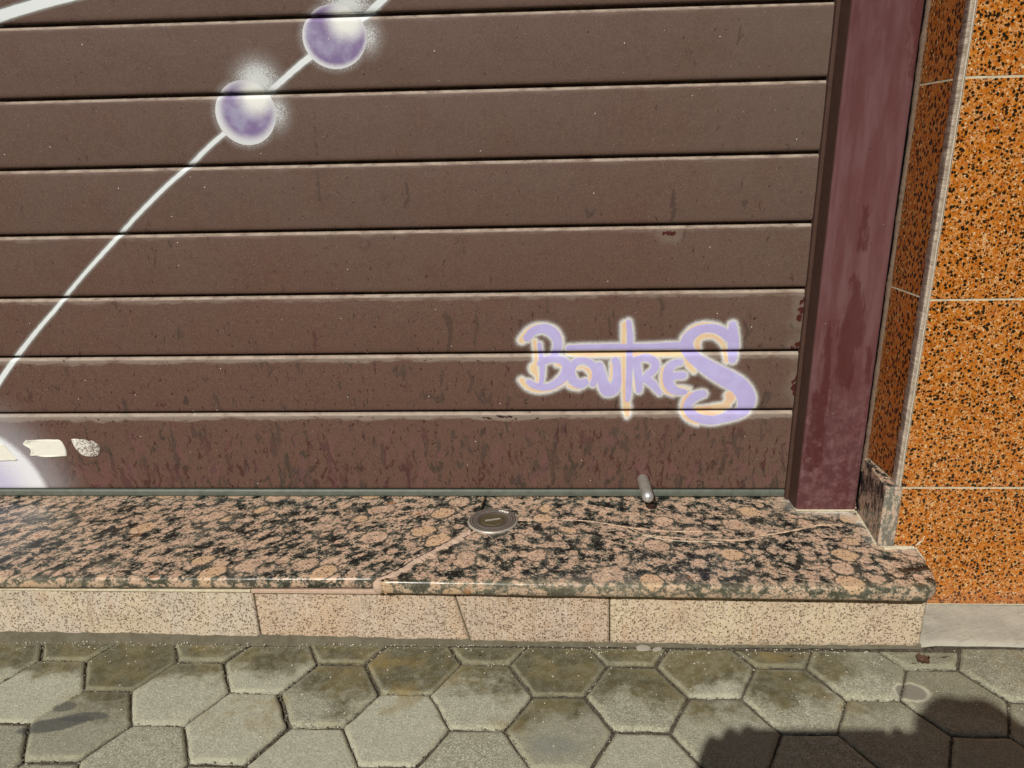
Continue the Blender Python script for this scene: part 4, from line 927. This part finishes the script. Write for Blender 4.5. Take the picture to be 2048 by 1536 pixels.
# ------------------------------------------------------------------ the photographer, crouching behind the camera: only the shadow is in view
DZ = -.02
who = empty('person', (-.25, -1.50, ZG))
tag(who, 'crouching person holding up a phone, seen only as the shadow at lower right', 'person')
def skin(name, joints, edges, mat, parent, root=0, sub=2):
    me = bpy.data.meshes.new(name); me.from_pydata([Vector(j[:3]) - base(parent) for j in joints], edges, [])
    o = bpy.data.objects.new(name, me); C.objects.link(o); o.parent = parent; me.materials.append(mat)
    sk = o.modifiers.new('skin', 'SKIN'); sk.use_smooth_shade = True
    for i, v in enumerate(me.skin_vertices[0].data):
        r = joints[i][3:]; v.radius = (r[0], r[1] if len(r) > 1 else r[0]); v.use_root = (i == root)
    ss_ = o.modifiers.new('sub', 'SUBSURF'); ss_.levels = sub; ss_.render_levels = sub
    return o
M_SKIN = mat_plain('skin', lin(196, 150, 124), .5, amp=.15, scale=40, bump=0)
M_SHIRT = mat_plain('navy_cotton', lin(44, 50, 66), .9, amp=.3, scale=90)
M_TROU = mat_plain('grey_denim', lin(70, 74, 84), .9, amp=.3, scale=120)
M_HAIR = mat_plain('dark_hair', lin(40, 30, 24), .6, amp=.4, scale=160)
M_SHOE = mat_plain('black_shoe', lin(34, 34, 36), .6, amp=.2, scale=60)
M_PHONE = mat_plain('dark_phone_case', lin(30, 32, 36), .35, amp=.1, scale=60, bump=0)
X0 = -.25
J = [(X0, -1.66, .12, .105, .085), (X0, -1.63, .24, .095, .075), (X0, -1.58, .40, .11, .078), (X0, -1.52, .54, .125, .08), (X0, -1.475, .61, .07, .055), (X0, -1.450, .665, .043, .043), (X0, -1.435, .705, .046, .050), (X0, -1.425, .750, .060, .066), (X0, -1.425, .805, .072, .080), (X0, -1.432, .860, .066, .074), (X0, -1.438, .893, .040, .046)]
E_ = [(i, i + 1) for i in range(10)]
def limb(start, pts):
    global J, E_
    prev = start
    for p_ in pts: J.append(p_); E_.append((prev, len(J) - 1)); prev = len(J) - 1
    return prev
for s, wx, wy, wz in ((-1, -.470, -1.220, .485), (1, -.205, -1.220, .485)):
    limb(3, [(X0 + s * .125, -1.50, .585, .050, .050), (X0 + s * .185, -1.40, .47, .038, .040), (X0 + s * .200, -1.32, .385, .034, .034), (X0 + s * .185, -1.26, .44, .030, .030), (wx, wy, wz, .020, .024)])
    limb(0, [(X0 + s * .09, -1.64, .12, .075, .075), (X0 + s * .14, -1.48, .20, .064, .064), (X0 + s * .16, -1.36, .255, .050, .050), (X0 + s * .16, -1.41, .13, .048, .048), (X0 + s * .155, -1.48, -.02, .030, .030), (X0 + s * .155, -1.49, -.075, .030, .026), (X0 + s * .17, -1.38, -.095, .030, .018)])
skin('body', J, E_, M_SKIN, who)
# face, ears, hair
def ell(bm, c, r, sub=2, rot=None):
    mm_ = Matrix.Translation(c) @ (rot or Matrix.Identity(4)) @ Matrix.Diagonal((*r, 1)); bmesh.ops.create_icosphere(bm, subdivisions=sub, radius=1, matrix=mm_)
for nm_, c_, r_ in (('nose', (X0, -1.343, .788), (.010, .014, .020)), ('ear', (X0 - .072, -1.43, .795), (.008, .018, .026)), ('ear', (X0 + .072, -1.43, .795), (.008, .018, .026)), ('mouth', (X0, -1.352, .752), (.020, .006, .005))):
    bm = bmesh.new(); ell(bm, c_, r_); link(nm_, bm_mesh(nm_, bm), M_SKIN, who, smooth=True)
M_EYE = mat_plain('eye', lin(230, 228, 220), .3, amp=.1, bump=0)
for s in (-1, 1):
    bm = bmesh.new(); ell(bm, (X0 + s * .027, -1.356, .805), (.011, .008, .007)); link('eye', bm_mesh('eye', bm), M_EYE, who, smooth=True)
bm = bmesh.new(); bmesh.ops.create_icosphere(bm, subdivisions=4, radius=1)
for v in list(bm.verts):
    n_ = v.co.copy(); k_ = 1 + .05 * float(vnoise(n_.x * 6, n_.z * 6 + n_.y * 3, 3))
    v.co = Vector((X0 + n_.x * .083 * k_, -1.437 + n_.y * .092 * k_, .825 + n_.z * .088 * k_))
bmesh.ops.delete(bm, geom=[v for v in bm.verts if (v.co.y > -1.40 and v.co.z < .848) or v.co.z < .755], context='VERTS')
link('hair', bm_mesh('hair', bm), M_HAIR, who, smooth=True)
# clothing follows the body
Jc = [(X0, -1.66, .11, .118, .098), (X0, -1.63, .24, .108, .088), (X0, -1.58, .40, .122, .090), (X0, -1.52, .54, .137, .092), (X0, -1.478, .605, .080, .066), (X0, -1.463, .630, .058, .055)]; Ec = [(i, i + 1) for i in range(5)]
for s in (-1, 1):
    pr_ = 3
    for q in [(X0 + s * .125, -1.50, .585, .062, .060), (X0 + s * .185, -1.40, .47, .050, .050), (X0 + s * .200, -1.32, .388, .045, .045), (X0 + s * .187, -1.268, .432, .038, .038)]:
        Jc.append(q); Ec.append((pr_, len(Jc) - 1)); pr_ = len(Jc) - 1
skin('shirt', Jc, Ec, M_SHIRT, who)
Jc = [(X0, -1.66, .10, .125, .104), (X0, -1.65, .17, .116, .096)]; Ec = [(0, 1)]
for s in (-1, 1):
    pr_ = 0
    for q in [(X0 + s * .09, -1.64, .115, .088, .088), (X0 + s * .14, -1.48, .20, .075, .075), (X0 + s * .16, -1.352, .258, .060, .060), (X0 + s * .16, -1.41, .13, .058, .058), (X0 + s * .155, -1.478, -.03, .045, .045)]:
        Jc.append(q); Ec.append((pr_, len(Jc) - 1)); pr_ = len(Jc) - 1
skin('trousers', Jc, Ec, M_TROU, who)
for s in (-1, 1):
    skin('shoe', [(X0 + s * .155, -1.525, -.082, .036, .032), (X0 + s * .158, -1.46, -.080, .040, .034), (X0 + s * .166, -1.40, -.092, .040, .022), (X0 + s * .172, -1.345, -.096, .030, .016)], [(0, 1), (1, 2), (2, 3)], M_SHOE, who)
# hands: palm behind the end of the phone, fingers over the top rim, thumb on the back
def hand(s, ex):
    # s: +1 right hand; ex: x of the phone end it grips
    q = [(ex + s * .060, -1.215, .490, .030, .028), (ex + s * .050, -1.185, .525, .038, .026), (ex + s * .030, -1.164, .566, .034, .018)]
    skin('hand', q, [(0, 1), (1, 2)], M_SKIN, who)
    for k, (off, top, ln) in enumerate([(-.022, .600, .030), (-.002, .606, .033), (.018, .602, .030), (.037, .588, .024)]):
        x_ = ex + s * off
        skin('finger', [(ex + s * (.026 + off * .5), -1.172, .556 - .004 * k, .0120), (x_ + s * .010, -1.160, .580 - .003 * k, .0115), (x_, -1.147, top - .004, .0110), (x_ - s * .004, -1.137, top - .010, .0095)], [(0, 1), (1, 2), (2, 3)], M_SKIN, who, sub=1)
    skin('thumb', [(ex + s * .020, -1.185, .520, .012), (ex + s * .002, -1.176, .536, .011), (ex - s * .018, -1.160, .548, .0095), (ex - s * .030, -1.154, .552, .0085)], [(0, 1), (1, 2), (2, 3)], M_SKIN, who, sub=1)
hand(-1, -.424); hand(1, -.244)
# the phone, lens plate behind the picture plane
phone = empty('phone', (-.337, -1.14, .548)); tag(phone, 'dark phone held sideways in both hands of the crouching person, only its shadow in view', 'phone')
fw = Vector(R_[2]); up = Vector(R_[1]); rt = Vector(R_[0])
bm = bmesh.new(); add_box(bm, -.085, .085, -.0045, .0045, -.039, .039, .006, 3)
M4 = Matrix((( rt.x, fw.x, up.x, 0), (rt.y, fw.y, up.y, 0), (rt.z, fw.z, up.z, 0), (0, 0, 0, 1)))
me = bm_mesh('phone_case', bm); me.transform(Matrix.Translation(CAM - fw * .0075 - up * .009 + rt * .068) @ M4); link('phone_case', me, M_PHONE, phone, smooth=False)
bm = bmesh.new(); add_box(bm, -.076, .076, -.0006, .0006, -.035, .035, .0003, 1)
M_SCREEN = mat_plain('phone_screen', lin(20, 22, 26), .12, amp=.05, bump=0)
me = bm_mesh('screen', bm); me.transform(Matrix.Translation(CAM - fw * .0126 - up * .009 + rt * .068) @ M4); link('screen', me, M_SCREEN, phone)

# ------------------------------------------------------------------ unseen building added across the street to block sky light behind the photographer
sky_block_house = empty('sky_block_house', (0, -5.2, -.124)); tag(sky_block_house, 'unseen ochre building added across the street to block sky light', 'sky_block_house')
M_HW = mat_plain('ochre_render', lin(150, 120, 84), .95, amp=.3, scale=3); M_HG = mat_plain('window_glass', lin(30, 34, 38), .1, amp=.1, scale=3, bump=0); M_HF = mat_plain('brown_window_frame', lin(84, 62, 46), .6, amp=.2, scale=20)
bm = bmesh.new(); add_box(bm, -12, 12, -7.2, -5.2, -.124, 3.95); add_box(bm, -12.1, 12.1, -7.3, -5.1, 3.95, 4.08)
link('wall', bm_mesh('wall', bm), M_HW, sky_block_house)
for wx in (-6, -3, 0, 3, 6):
    for wz in (.7, 2.45):
        bm = bmesh.new(); add_box(bm, wx - .55, wx + .55, -5.2, -5.13, wz, wz + 1.1, .01, 1); fr = link('window_frame', bm_mesh('window_frame', bm), M_HF, sky_block_house)
        bm = bmesh.new(); add_box(bm, wx - .47, wx + .47, -5.135, -5.12, wz + .08, wz + 1.02); link('pane', bm_mesh('pane', bm), M_HG, fr)
